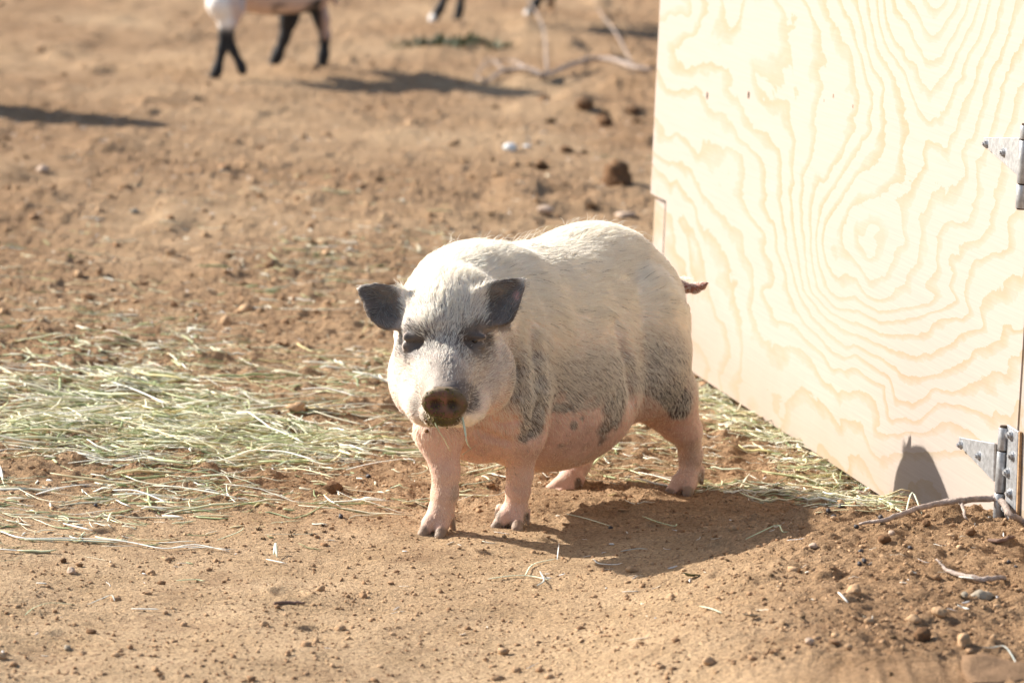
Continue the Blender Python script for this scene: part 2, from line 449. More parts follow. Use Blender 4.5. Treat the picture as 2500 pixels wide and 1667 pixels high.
# ------------------------------------------------------------------ signed distance modelling for the animals
class Cone:
    def __init__(s, a, b, ra, rb, k=0.02, sub=False):
        s.a, s.b, s.ra, s.rb, s.k, s.sub = np.asarray(a, float), np.asarray(b, float), ra, rb, k, sub
    def d(s, P):
        ab = s.b - s.a; L2 = ab @ ab
        t = np.clip(((P - s.a) @ ab) / L2, 0, 1)
        return np.linalg.norm(P - (s.a + t[:, None] * ab), axis=1) - (s.ra + (s.rb - s.ra) * t)
class Ell:
    """ellipsoid; axes: rows are unit axes"""
    def __init__(s, c, r, ax=None, k=0.02, sub=False):
        s.c, s.r, s.k, s.sub = np.asarray(c, float), np.asarray(r, float), k, sub
        s.ax = np.eye(3) if ax is None else np.asarray(ax, float)
    def d(s, P):
        q = (P - s.c) @ s.ax.T
        k0 = np.linalg.norm(q / s.r, axis=1); k1 = np.linalg.norm(q / s.r ** 2, axis=1)
        return np.where(k1 > 1e-9, k0 * (k0 - 1) / np.maximum(k1, 1e-9), -s.r.min())
class Leaf:
    """ear: a polygon in a plane, cupped, with thickness"""
    def __init__(s, o, u, v, poly, th, cup, k=0.01, sub=False):
        s.o, s.k, s.sub, s.th, s.cup = np.asarray(o, float), k, sub, th, cup
        s.u = np.asarray(u, float) / np.linalg.norm(u); v = np.asarray(v, float); v = v - (v @ s.u) * s.u; s.v = v / np.linalg.norm(v)
        s.w = np.cross(s.u, s.v); s.poly = np.asarray(poly, float)
        s.mid = s.poly.mean(0); s.rad = np.linalg.norm(s.poly - s.mid, axis=1).max()
    def d(s, P):
        Q = P - s.o; q = np.stack([Q @ s.u, Q @ s.v], -1); w = Q @ s.w
        d2 = np.full(len(P), 1e9); sg = np.ones(len(P)); A = s.poly; n = len(A)
        for i in range(n):
            a, b = A[i], A[i - 1]; e = b - a; r = q - a
            t = np.clip(r @ e / (e @ e), 0, 1); pb = r - t[:, None] * e
            d2 = np.minimum(d2, (pb ** 2).sum(1))
            c1 = q[:, 1] >= a[1]; c2 = q[:, 1] < b[1]; c3 = e[0] * r[:, 1] > e[1] * r[:, 0]
            flip = (c1 & c2 & c3) | (~c1 & ~c2 & ~c3); sg = np.where(flip, -sg, sg)
        dd = sg * np.sqrt(d2)
        inside = np.clip(-dd, 0, 0.03)
        th = s.th * (0.55 + 0.45 * np.clip(inside / 0.012, 0, 1))
        h = w + s.cup * inside * 12 * 0.03 / 0.36
        x = np.stack([dd + 0.003, np.abs(h) - th], -1)
        return (np.minimum(x.max(1), 0) + np.linalg.norm(np.maximum(x, 0), axis=1) - 0.0012) * 0.85

def bound(p):
    if isinstance(p, Cone): c = (p.a + p.b) / 2; return c, np.linalg.norm(p.a - p.b) / 2 + max(p.ra, p.rb)
    if isinstance(p, Ell): return p.c, p.r.max()
    return p.o + p.mid[0] * p.u + p.mid[1] * p.v, p.rad + 0.03
def sdf(prims, P):
    """smooth union / subtraction of all parts; far parts are skipped in blocks by the caller"""
    D = np.full(len(P), 1e3)
    for p in prims:
        d = p.d(P); k = p.k
        if p.sub:
            h = np.maximum(k - np.abs(D + d), 0) / k
            D = np.maximum(D, -d) + h * h * k * 0.25
        else:
            h = np.maximum(k - np.abs(D - d), 0) / k
            D = np.minimum(D, d) - h * h * k * 0.25
    return D

def surface(prims, h, lo, hi, B=8):
    lo = np.asarray(lo, float); n = np.ceil((np.asarray(hi) - lo) / h / B).astype(int)
    N = n * B
    V = np.full(N + 1, 1.0, np.float32)
    cs = [(bound(p), p) for p in prims]
    loc = np.stack(np.meshgrid(*[np.arange(B + 1)] * 3, indexing='ij'), -1).reshape(-1, 3)
    half = B * h * 0.5 * 1.733
    centres = [(i, j, k) for i in range(n[0]) for j in range(n[1]) for k in range(n[2])]
    CC = lo + (np.array(centres) + 0.5) * B * h
    D = sdf(prims, CC)
    for (i, j, k), d, c in zip(centres, D, CC):
        sl = (slice(i * B, i * B + B + 1), slice(j * B, j * B + B + 1), slice(k * B, k * B + B + 1))
        if abs(d) > half * 1.35 + 0.02:
            if d < 0: V[sl] = -1
            continue
        near = [p for (pc, pr), p in cs if np.linalg.norm(pc - c) < pr + half + p.k + abs(d) + 0.05]
        P = lo + (loc + np.array([i, j, k]) * B) * h
        V[sl] = sdf(near, P).reshape(B + 1, B + 1, B + 1)
    S = V < 0
    c = [S[a:a + N[0], b:b + N[1], e:e + N[2]] for a in (0, 1) for b in (0, 1) for e in (0, 1)]
    cnt = sum(x.astype(np.int8) for x in c); act = (cnt > 0) & (cnt < 8)
    ci = np.argwhere(act); vid = -np.ones(act.shape, np.int64); vid[act] = np.arange(len(ci))
    acc = np.zeros((len(ci), 3)); w = np.zeros(len(ci))
    cor = [(a, b, e) for a in (0, 1) for b in (0, 1) for e in (0, 1)]
    for A in cor:
        for ax in range(3):
            if A[ax]: continue
            Bc = list(A); Bc[ax] = 1
            va = V[ci[:, 0] + A[0], ci[:, 1] + A[1], ci[:, 2] + A[2]]; vb = V[ci[:, 0] + Bc[0], ci[:, 1] + Bc[1], ci[:, 2] + Bc[2]]
            m = (va < 0) != (vb < 0); t = np.where(m, va / np.where(m, va - vb, 1), 0)
            pt = np.tile(np.array(A, float), (len(ci), 1)); pt[:, ax] = t
            acc += pt * m[:, None]; w += m
    X = lo + (ci + acc / w[:, None]) * h
    quads = []
    for ax in range(3):
        a0 = [slice(None)] * 3; a1 = [slice(None)] * 3
        a0[ax] = slice(0, -1); a1[ax] = slice(1, None)
        s0, s1 = S[tuple(a0)], S[tuple(a1)]
        e = np.argwhere(s0 != s1); o1, o2 = [(1, 2), (2, 0), (0, 1)][ax]
        ok = (e[:, o1] > 0) & (e[:, o2] > 0) & (e[:, o1] < N[o1]) & (e[:, o2] < N[o2]); e = e[ok]
        ins = s0[tuple(e.T)]
        q = []
        for d1, d2 in ((1, 1), (0, 1), (0, 0), (1, 0)):
            f = e.copy(); f[:, o1] -= d1; f[:, o2] -= d2; q.append(vid[tuple(f.T)])
        q = np.stack(q, -1); q[~ins] = q[~ins][:, ::-1]
        quads.append(q)
    Q = np.concatenate(quads); Q = Q[(Q >= 0).all(1)]
    return X, Q

def gradient(prims, X, e=0.0015, centres=None):
    out = np.zeros_like(X)
    for ax in range(3):
        d = np.zeros(3); d[ax] = e
        out[:, ax] = block_sdf(prims, X + d) - block_sdf(prims, X - d)
    return out / np.maximum(np.linalg.norm(out, axis=1, keepdims=True), 1e-9)

def block_sdf(prims, X, cell=0.08):
    """near the surface: evaluate only the parts that can matter"""
    out = np.empty(len(X)); key = np.floor(X / cell).astype(np.int64)
    kk = (key[:, 0] * 73856093) ^ (key[:, 1] * 19349663) ^ (key[:, 2] * 83492791)
    order = np.argsort(kk, kind='stable'); ks = kk[order]
    st = np.concatenate([[0], np.nonzero(np.diff(ks))[0] + 1, [len(ks)]])
    bs = [(bound(p), p) for p in prims]
    for a, b in zip(st[:-1], st[1:]):
        ii = order[a:b]; P = X[ii]; c = P.mean(0); r = np.abs(P - c).max() * 1.74
        near = [p for (pc, pr), p in bs if np.linalg.norm(pc - c) < pr + r + p.k + 0.05]
        out[ii] = sdf(near, P)
    return out

def animal_mesh(name, prims, h, lo, hi, relax=1):
    X, Q = surface(prims, h, lo, hi)
    for _ in range(relax):
        acc = np.zeros_like(X); w = np.zeros(len(X))
        for a, b in ((0, 1), (1, 2), (2, 3), (3, 0)):
            np.add.at(acc, Q[:, a], X[Q[:, b]]); np.add.at(acc, Q[:, b], X[Q[:, a]])
            np.add.at(w, Q[:, a], 1); np.add.at(w, Q[:, b], 1)
        X = 0.5 * X + 0.5 * acc / w[:, None]
    for _ in range(2):
        d = block_sdf(prims, X); X = X - np.clip(d, -h, h)[:, None] * gradient(prims, X)
    return X, Q

def march(prims, px, py, d0=5.7, d1=7.0):
    """first hit of the photo's sight line with the animal"""
    r = ray(px, py); y = np.linspace(d0, d1, 900); P = C0 + r * (y / r[1])[:, None]
    v = sdf(prims, P); k = int(np.argmax(v < 0))
    return P[k] if (v < 0).any() else None

# ------------------------------------------------------------------ the pig
import time; _t0 = time.time()
NOSE_DIR = FW * -0.93 + np.array([-0.05, 0, -0.30]); NOSE_DIR /= np.linalg.norm(NOSE_DIR)   # the way the snout points
NX = np.cross(NOSE_DIR, [0, 0, 1.0]); NX /= np.linalg.norm(NX); NZ = np.cross(NX, NOSE_DIR); NAX = np.array([NX, NZ, NOSE_DIR])
BX = np.array([0.58, 0.81, 0.0]); BX /= np.linalg.norm(BX); BY = np.array([BX[1], -BX[0], 0]); BAX = np.array([BX, BY, [0, 0, 1]])
PIG = [
    # trunk
    Cone(at(1198, 824, 6.30), at(1450, 785, 6.56), 0.146, 0.154, 0.05),
    Ell(at(1335, 930, 6.40), (0.200, 0.150, 0.154), BAX, 0.05),
    Ell(at(1470, 805, 6.56), (0.128, 0.140, 0.140), BAX, 0.05),
    Ell(at(1440, 640, 6.54), (0.085, 0.06, 0.050), BAX, 0.06),       # croup
    Ell(at(1175, 985, 6.26), (0.090, 0.110, 0.098), None, 0.04),     # brisket
    # neck and crest
    Cone(at(1165, 795, 6.26), at(1118, 800, 6.14), 0.132, 0.090, 0.04),
    Cone(at(1130, 728, 6.22), at(1090, 745, 6.15), 0.076, 0.062, 0.04),
    # thigh, left hind (towards the camera's right)
    Ell(at(1568, 842, 6.475), (0.080, 0.072, 0.130), BAX, 0.018),
    Cone(at(1580, 890, 6.49), at(1628, 962, 6.52), 0.072, 0.046, 0.03),
    Cone(at(1628, 958, 6.52), at(1676, 1052, 6.57), 0.050, 0.0245, 0.02),
    Cone(at(1560, 950, 6.54), at(1640, 1030, 6.56), 0.045, 0.026, 0.03),
    Cone(at(1676, 1052, 6.57), at(1686, 1110, 6.59), 0.0245, 0.0195, 0.015),
    Cone(at(1686, 1110, 6.59), at(1682, 1162, 6.59), 0.0190, 0.0185, 0.012),
    # right hind, mostly behind the belly
    Cone(at(1470, 930, 6.66), at(1425, 1060, 6.66), 0.085, 0.040, 0.03),
    Cone(at(1425, 1060, 6.66), at(1404, 1130, 6.63), 0.034, 0.0255, 0.02),
    Cone(at(1404, 1130, 6.63), at(1392, 1168, 6.60), 0.0245, 0.020, 0.015),
    # left fore (towards the camera's right)
    Ell(at(1248, 915, 6.20), (0.062, 0.060, 0.135), BAX, 0.013),
    Cone(at(1268, 960, 6.20), at(1278, 1062, 6.21), 0.052, 0.034, 0.02),
    Cone(at(1278, 1062, 6.21), at(1270, 1155, 6.23), 0.0335, 0.0205, 0.016),
    Cone(at(1270, 1155, 6.23), at(1264, 1195, 6.235), 0.0205, 0.0195, 0.01),
    Cone(at(1264, 1195, 6.235), at(1259, 1238, 6.24), 0.0185, 0.0185, 0.01),
    # right fore
    Cone(at(1095, 960, 6.17), at(1070, 1055, 6.15), 0.062, 0.039, 0.025),
    Cone(at(1070, 1055, 6.15), at(1088, 1150, 6.14), 0.038, 0.0205, 0.016),
    Cone(at(1089, 1150, 6.14), at(1086, 1205, 6.14), 0.0205, 0.0200, 0.01),
    Cone(at(1086, 1205, 6.14), at(1078, 1245, 6.14), 0.0190, 0.0195, 0.01),
]
def foot(top, r, toes, dews, d):
    out = []
    for (bx, by, tx, ty, dd) in toes:
        out.append(Cone(at(*top, d), at(bx, by, d - 0.012), r, 0.0140, 0.007))
        out.append(Cone(at(bx, by, d - 0.012), at(tx, ty, d - dd), 0.0130, 0.0088, 0.0025))
    for (bx, by, tx, ty, dd) in dews:
        out.append(Cone(at(bx, by, d + dd), at(tx, ty, d + dd), 0.0085, 0.0040, 0.005))
    return out
PIG += foot((1078, 1245), 0.0185, [(1050, 1276, 1031, 1306, 0.025), (1078, 1278, 1074, 1309, 0.035)], [(1098, 1258, 1108, 1296, 0.012)], 6.14)
PIG += foot((1259, 1238), 0.0175, [(1232, 1262, 1208, 1290, 0.02), (1263, 1268, 1261, 1291, 0.035)], [(1283, 1250, 1287, 1282, 0.012), (1222, 1240, 1212, 1262, 0.012)], 6.24)
PIG += foot((1682, 1162), 0.0175, [(1658, 1176, 1634, 1203, 0.02), (1683, 1180, 1678, 1207, 0.03)], [(1709, 1146, 1713, 1178, 0.008)], 6.585)
PIG += foot((1392, 1168), 0.0185, [(1362, 1186, 1328, 1205, 0.02), (1385, 1192, 1362, 1207, 0.03)], [(1418, 1168, 1412, 1196, 0.0)], 6.59)
# head: skull, jowls, chin, muzzle
PIG += [
    Ell(at(1094, 795, 6.09), (0.078, 0.088, 0.088), NAX, 0.022),
    Ell(at(1140, 742, 6.10), (0.045, 0.040, 0.030), NAX, 0.03),
    Ell(at(1054, 746, 6.10), (0.042, 0.040, 0.028), NAX, 0.03),
    Ell(at(1020, 915, 6.075), (0.048, 0.068, 0.055), NAX, 0.022),
    Ell(at(1182, 912, 6.08), (0.050, 0.066, 0.060), NAX, 0.012),
    Ell(at(1085, 965, 6.03), (0.070, 0.045, 0.055), NAX, 0.025),
    Cone(at(1088, 880, 6.02), at(1088, 975, 5.925), 0.055, 0.036, 0.03),
    Cone(at(1022, 800, 6.03), at(1048, 790, 6.01), 0.022, 0.020, 0.022),   # brows
    Cone(at(1150, 790, 6.03), at(1180, 800, 6.045), 0.021, 0.022, 0.022),
    Cone(at(1000, 850, 6.05), at(1030, 872, 6.02), 0.020, 0.018, 0.02),    # cheek bones
    Cone(at(1195, 850, 6.07), at(1160, 874, 6.03), 0.020, 0.018, 0.02),
]
PIG += [Ell(at(1042, 990, 6.00), (0.034, 0.030, 0.040), NAX, 0.022), Ell(at(1132, 992, 6.00), (0.036, 0.030, 0.040), NAX, 0.022)]
NOSE = at(1085, 984, 5.888)
PIG += [
    Ell(NOSE, (0.0362, 0.0262, 0.0110), NAX, 0.006),
    Ell(at(1082, 1020, 5.918), (0.0235, 0.0125, 0.018), NAX, 0.005),      # lower lip
    Ell(at(1080, 1012, 5.95), (0.034, 0.020, 0.03), NAX, 0.012),
    Ell(NOSE + NOSE_DIR * 0.0125, (0.029, 0.0190, 0.0040), NAX, 0.004, True),   # dished snout face
    Ell(NOSE - NX * 0.0135 + NOSE_DIR * 0.008, (0.0092, 0.0074, 0.0085), NAX, 0.009, True),
    Ell(NOSE + NX * 0.0135 + NOSE_DIR * 0.008, (0.0092, 0.0074, 0.0085), NAX, 0.009, True),
]
# creases: shoulder, armpit, flank, neck
for line, cr_, ck_ in (([(1292, 800), (1306, 860), (1314, 930), (1316, 1000), (1296, 1060)], 0.0038, 0.020), ([(1168, 1050), (1205, 1068), (1238, 1076)], 0.005, 0.012),
                       ([(1500, 790), (1522, 850), (1540, 920), (1546, 975)], 0.0042, 0.024), ([(1232, 830), (1262, 900), (1268, 960)], 0.0025, 0.016), ([(1160, 1000), (1215, 1030), (1262, 1025)], 0.0035, 0.010)):
    hits = [march(PIG, *q) for q in line]; hits = [q for q in hits if q is not None]
    for a, b in zip(hits[:-1], hits[1:]):
        if np.linalg.norm(a - b) < 0.09: PIG.append(Cone(a, b, cr_, cr_, ck_, True))
# wrinkles above the snout disc
for k in range(3):
    c = NOSE + NZ * (0.0275 + 0.0075 * k) - NOSE_DIR * (0.006 + 0.007 * k)
    PIG.append(Cone(c - NX * (0.022 - 0.003 * k) - NZ * 0.004, c + NX * (0.022 - 0.003 * k) - NZ * 0.004, 0.0018, 0.0018, 0.004))
# eyes: sockets pressed into the face
EYES = []
for ex, ey in ((1011, 836), (1158, 834)):
    s = march(PIG, ex, ey)
    PIG.append(Ell(s + NOSE_DIR * 0.002, (0.018, 0.0095, 0.0085), NAX, 0.017, True))
    EYES.append(s - NOSE_DIR * 0.0075)
for (ex, ey), e in zip(((1011, 836), (1158, 834)), EYES):
    PIG.append(Cone(e + NZ * 0.0075 - NX * 0.014 + NOSE_DIR * 0.004, e + NZ * 0.0075 + NX * 0.014 + NOSE_DIR * 0.003, 0.0048, 0.0048, 0.009))
    PIG.append(Cone(e - NZ * 0.0080 - NX * 0.013 + NOSE_DIR * 0.001, e - NZ * 0.0080 + NX * 0.013 + NOSE_DIR * 0.001, 0.0045, 0.0045, 0.010))
# ears
def ear(base, pts, d, du, cup, turn):
    s = d / FPX; o = at(*base, d)
    poly = [((x - base[0]) * s, -(y - base[1]) * s) for x, y in pts]
    u = CR + turn * FW; v = CU + 0.25 * FW
    return Leaf(o, u, v, poly, 0.0042, cup, 0.012)
PIG.append(ear((965, 755), [(1000, 706), (975, 694), (945, 687), (912, 685), (884, 690), (864, 698), (865, 709), (879, 732), (889, 759), (902, 784), (924, 804), (950, 812), (975, 808), (1005, 790)], 6.055, 0, 0.5, -0.10))
PIG.append(ear((1185, 750), [(1130, 750), (1160, 700), (1205, 680), (1248, 671), (1280, 670), (1290, 677), (1287, 703), (1276, 740), (1264, 768), (1252, 788), (1230, 801), (1200, 803), (1160, 800)], 6.03, 0, 0.5, 0.05))
# tail
TAIL = [at(1635, 690, 6.62), at(1672, 702, 6.615), at(1697, 704, 6.60), at(1715, 698, 6.59), at(1730, 690, 6.58)]
for a, b, ra, rb in zip(TAIL[:-1], TAIL[1:], (0.011, 0.0092, 0.0080, 0.0050), (0.0092, 0.0080, 0.0050, 0.0014)):
    PIG.append(Cone(a, b, ra, rb, 0.006))

PX, PQ = animal_mesh('pig_body', PIG, 0.0045, (-0.30, 5.80, -0.02), (0.42, 6.86, 0.54))
PN = gradient(PIG, PX)
PX = PX + PN * (0.0022 * vnoise(PX * 19, 61) + 0.0010 * vnoise(PX * np.array([55, 55, 30]), 62) + 0.0005 * vnoise(PX * 120, 63))[:, None] * sstep(PX[:, 2], 0.01, 0.05)[:, None]
print('pig', len(PX), round(time.time() - _t0, 1), 's')

# skin markings: soft patches that sit at fixed places on the hide
px_, py_, pz_ = project(PX)
n1 = vnoise(PX * 45, 71); n2 = vnoise(PX * 110, 72); n3 = vnoise(PX * 14, 73)
PINK = np.array([0.64, 0.415, 0.315]); PALE = np.array([0.93, 0.83, 0.70]); GREY = np.array([0.185, 0.152, 0.122]); DARK = np.array([0.055, 0.046, 0.042])
def patch(col, cx, cy, rx, ry, c, edge=0.25, jag=0.16, rot=0.0, dmin=5.7, dmax=7.0, mask=None, amt=1.0):
    a = math.radians(rot); dx, dy = px_ - cx, py_ - cy
    u = (dx * math.cos(a) + dy * math.sin(a)) / rx; v = (-dx * math.sin(a) + dy * math.cos(a)) / ry
    q = np.sqrt(u * u + v * v) + jag * (n1 + 0.5 * n2)
    w = (1 - sstep(q, 1 - edge, 1 + edge)) * ((PX[:, 1] > dmin) & (PX[:, 1] < dmax)) * amt
    if mask is not None: w = w * mask
    return col * (1 - w[:, None]) + np.asarray(c) * w[:, None]
col = np.tile(PINK, (len(PX), 1))
head = 1 - sstep(np.linalg.norm((PX - at(1090, 860, 6.00)) / np.array([1, 1.5, 1.1]), axis=1), 0.105, 0.125)
body = 1 - head
up = sstep(-py_, -960, -700)
col = col * (1 - up[:, None]) + PALE * up[:, None]
facing = sstep(PN @ -FW, 0.05, 0.45)
hp = head[:, None] * 0.85; col = col * (1 - hp) + np.array([0.66, 0.55, 0.48]) * hp
# flank: greys downward, then breaks off raggedly into pink
col = patch(col, 1400, 938, 190, 84, GREY * 1.1, 0.50, 0.16, -6, mask=body * (px_ > 1290))
col = patch(col, 1335, 800, 330, 150, GREY * 2.2, 0.5, 0.25, 10, mask=body * sstep(py_, 760, 860), amt=0.30)
col = patch(col, 1440, 1052, 72, 66, PINK, 0.20, 0.48, 0, mask=body, dmax=6.6)
col = patch(col, 1360, 1100, 150, 108, PINK, 0.16, 0.30, 0, mask=body * (px_ > 1305))
col = patch(col, 1500, 1000, 26, 62, GREY, 0.3, 0.55, 22, mask=body, dmax=6.55)
col = patch(col, 1401, 1037, 12, 15, GREY, 0.2, 0.35, 0, mask=body, dmax=6.55)
col = patch(col, 1421, 1022, 5, 6, GREY, 0.2, 0.35, 0, mask=body)
col = patch(col, 1370, 1088, 9, 5, GREY, 0.3, 0.35, 0, mask=body, amt=0.6)
col = patch(col, 1392, 995, 44, 9, GREY, 0.3, 0.8, 0, mask=body, dmax=6.5)
col = patch(col, 1295, 960, 46, 110, GREY * 1.0, 0.22, 0.2, -4, mask=body, dmax=6.36)
col = patch(col, 1292, 1040, 30, 42, GREY, 0.16, 0.25, 12, mask=body, dmax=6.36)
col = patch(col, 1228, 1030, 44, 52, PINK, 0.15, 0.15, 0, mask=body, dmax=6.36)
col = patch(col, 1255, 900, 70, 90, GREY * 1.3, 0.4, 0.2, 0, mask=body, amt=0.7, dmax=6.4)
col = patch(col, 1622, 905, 74, 92, GREY * 1.2, 0.45, 0.12, -12, mask=body)
col = patch(col, 1648, 980, 40, 46, DARK * 1.6, 0.16, 0.10, -10, mask=body)
col = patch(col, 1585, 1010, 34, 66, PINK * 0.92, 0.12, 0.10, -52, mask=body)
col = patch(col, 1112, 1205, 12, 30, GREY * 1.5, 0.4, 0.5, 0, amt=0.7, dmax=6.3)
# face
fc = head * facing
col = patch(col, 1098, 775, 118, 74, GREY * 1.2, 0.4, 0.12, 0, mask=fc, amt=0.85)
col = patch(col, 1085, 690, 90, 42, PALE, 0.4, 0.1, 0, amt=0.6, dmax=6.3)
col = patch(col, 1004, 838, 56, 50, DARK * 1.2, 0.45, 0.20, -10, mask=fc, amt=0.92)
col = patch(col, 1030, 852, 22, 24, DARK * 1.5, 0.4, 0.2, 0, mask=fc, amt=0.8)
col = patch(col, 1160, 838, 64, 50, DARK * 1.2, 0.45, 0.20, 14, mask=fc, amt=0.94)
col = patch(col, 1136, 852, 22, 30, DARK * 1.5, 0.4, 0.2, 0, mask=fc, amt=0.8)
col = patch(col, 1190, 905, 54, 62, GREY * 1.5, 0.5, 0.25, 0, mask=head, amt=0.6)
col = patch(col, 1088, 935, 84, 84, GREY * 1.5, 0.4, 0.08, 0, mask=head, amt=0.9)
col = patch(col, 1132, 970, 42, 44, DARK * 2.0, 0.22, 0.08, -20, mask=head, amt=0.97)
col = patch(col, 1030, 972, 30, 44, GREY * 1.6, 0.3, 0.10, 10, mask=head, amt=0.8)
col = patch(col, 1165, 1034, 60, 24, PALE, 0.3, 0.1, 0, mask=head, amt=0.9)
# snout disc, nostrils, muddy lip
dn = (PX - NOSE); qa = dn @ NX; qb = dn @ NZ; qc = dn @ NOSE_DIR
disc = sstep(-np.sqrt((qa / 0.035) ** 2 + (qb / 0.0245) ** 2), -1.16, -1.0) * (qc > -0.010)
mud = np.array([0.13, 0.095, 0.045]) * (1 + 0.5 * n2[:, None])
rim = 0.8 * sstep(np.sqrt((qa / 0.035) ** 2 + (qb / 0.0245) ** 2), 0.86, 0.98)[:, None]
dc = np.array([0.15, 0.068, 0.045]) * (1 + 0.3 * n1[:, None]) * (1 - rim) + np.array([0.17, 0.125, 0.065]) * (1 + 0.6 * n2[:, None]) * rim
spl = sstep(n1 + n2 * 0.8 - qa * 10 - 0.15 * 0, -0.1, 0.5)[:, None] * (np.abs(qa) > 0.005)[:, None]
dc = dc * (1 - 0.75 * spl) + mud * 0.6 * 0.75 * spl
nost = np.maximum(np.exp(-(((qa - 0.0135) / 0.0085) ** 2 + (qb / 0.0075) ** 2) ** 2), np.exp(-(((qa + 0.0135) / 0.0085) ** 2 + (qb / 0.0075) ** 2) ** 2))[:, None]
dc = dc * (1 - 0.72 * nost)
col = col * (1 - disc[:, None]) + dc * disc[:, None]
lip = (1 - sstep(np.sqrt(((px_ - 1080) / 54) ** 2 + ((py_ - 1020) / 24) ** 2) + 0.15 * n2, 0.85, 1.1)) * (PX[:, 1] < 5.975) * (1 - disc)
col = col * (1 - lip[:, None]) + (mud * 0.75) * lip[:, None]
# ears and tail
for cx, cy, rx, ry in ((918, 752, 72, 72), (1225, 738, 78, 76)):
    e = (1 - sstep(np.sqrt(((px_ - cx) / rx) ** 2 + ((py_ - cy) / ry) ** 2), 0.8, 1.1)) * sstep(np.abs(px_ - 1085), 92, 104) * (PX[:, 1] > 5.98) * (PX[:, 1] < 6.11)
    col = col * (1 - e[:, None]) + (np.array([0.125, 0.100, 0.082]) * (1 + 0.35 * n1[:, None])) * e[:, None]
col = patch(col, 1262, 722, 8, 12, (0.50, 0.26, 0.22), 0.4, 0.4, 20, amt=0.7, dmax=6.16)
tl = sstep(px_, 1652, 1664) * (py_ < 740)
col = col * (1 - tl[:, None]) + np.array([0.30, 0.14, 0.10]) * tl[:, None]
# claws
for (hx0, hy0, rx, ry) in ((1028, 1302, 22, 22), (1078, 1304, 22, 18), (1208, 1287, 24, 17), (1262, 1284, 22, 17), (1634, 1203, 14, 13), (1680, 1201, 17, 17), (1332, 1205, 16, 8), (1110, 1286, 10, 24), (1286, 1270, 9, 22), (1214, 1256, 10, 14), (1713, 1170, 10, 22), (1412, 1186, 10, 22)):
    w = (1 - sstep(np.sqrt(((px_ - hx0) / rx) ** 2 + ((py_ - hy0) / ry) ** 2), 0.75, 1.1))[:, None]
    col = col * (1 - w) + np.array([0.17, 0.125, 0.09]) * (1 + 0.3 * n1[:, None]) * w
# mud on legs
low = sstep(-PX[:, 2], -0.14, -0.02)[:, None] * 0.45 * np.clip(0.5 + n3 + 0.6 * n1, 0, 1)[:, None]
col = col * (1 - low) + np.array([0.42, 0.27, 0.17]) * low
dust = sstep(vnoise(PX * np.array([30, 30, 55]), 74) * 0.6 + n3 * 0.5 + 0.3 * n2, 0.05, 0.7)[:, None] * sstep(-PX[:, 2], -0.30, -0.05)[:, None] * 0.5
col = col * (1 - dust) + np.array([0.52, 0.38, 0.28]) * dust
mauve = (sstep(-PX[:, 2], -0.24, -0.15) * sstep(PX[:, 2], 0.09, 0.13))[:, None] * 0.30
col = col * (1 - mauve) + col * np.array([0.86, 0.78, 0.84]) * mauve
col = np.clip(col * (1 + 0.13 * n1[:, None] + 0.07 * n2[:, None]), 0.01, 1)

def mat_skin():
    t = NT('pig_skin', 0.62, 0.35); c = t.coord()
    a = t.attr('skin')
    f = t.noise(c, 520, 3, 0.6)
    t.color(t.mix(0.35, a, t.ramp(f, [(0.35, 0.35), (0.65, 0.65)]), 'OVERLAY'))
    t.b.inputs['Subsurface Weight'].default_value = 0.05
    t.b.inputs['Subsurface Radius'].default_value = (0.012, 0.005, 0.003)
    t.bump(t.noise(c, 240, 4, 0.65), 0.5, 0.0016)
    t.bump(t.noise(c, 60, 3, 0.6), 0.35, 0.003)
    return t.m
M['skin'] = mat_skin()
PIG_AT = (PX[:, 0].mean(), PX[:, 1].mean(), 0.0)
pig = empty('pig', PIG_AT)
tag(pig, 'small pot-bellied pig with white back, grey patches and muddy snout, standing before the plywood', 'pig')
me = mesh('pig_body', PX, PQ); set_col(me, 'skin', col)
child(link('body', me, M['skin'], smooth=True), pig)
M['eye'] = mat_plain('pig_eye', (0.012, 0.008, 0.007), 0.08, 0.6, 30, 0.1, 0.0)
for e in EYES:
    o = link('eye', mesh('pig_eye', ICO3 * 0.0056 + e + NOSE_DIR * 0.0004, ICOF3), M['eye'], smooth=True); child(o, pig)

# caked mud and chewed green on the rim of the snout and the lower lip
rgm = np.random.default_rng(12); V_ = []; F_ = []
for k in range(380):
    if k < 90:
        th = rgm.uniform(0, 6.283); q = NOSE + NX * 0.034 * math.cos(th) * rgm.uniform(0.85, 1.02) + NZ * 0.025 * math.sin(th) * rgm.uniform(0.85, 1.02) + NOSE_DIR * rgm.uniform(0.002, 0.009)
        mx_ = project(q[None]); pxx, pyy = mx_[0][0], mx_[1][0]
    elif k < 230: pxx, pyy = 1080 + rgm.normal(0, 20), 1028 + rgm.normal(0, 8)
    else: pxx, pyy = 1085 + rgm.uniform(-50, 50), rgm.uniform(958, 1016)
    h_ = march(PIG, pxx, pyy)
    if h_ is None or h_[1] > 5.99: continue
    kk = len(V_) * 12; V_.append(ICO0 * rgm.uniform(0.0007, 0.0019) * (1 + 0.3 * rgm.standard_normal((12, 1))) + h_); F_.append(ICOF0 + kk)
child(link('snout_mud', mesh('snout_mud', np.concatenate(V_), np.concatenate(F_)), mat_plain('chewed_mud', (0.12, 0.10, 0.035), 0.85, 0.2, 300, 0.6), kind='stuff'), pig)

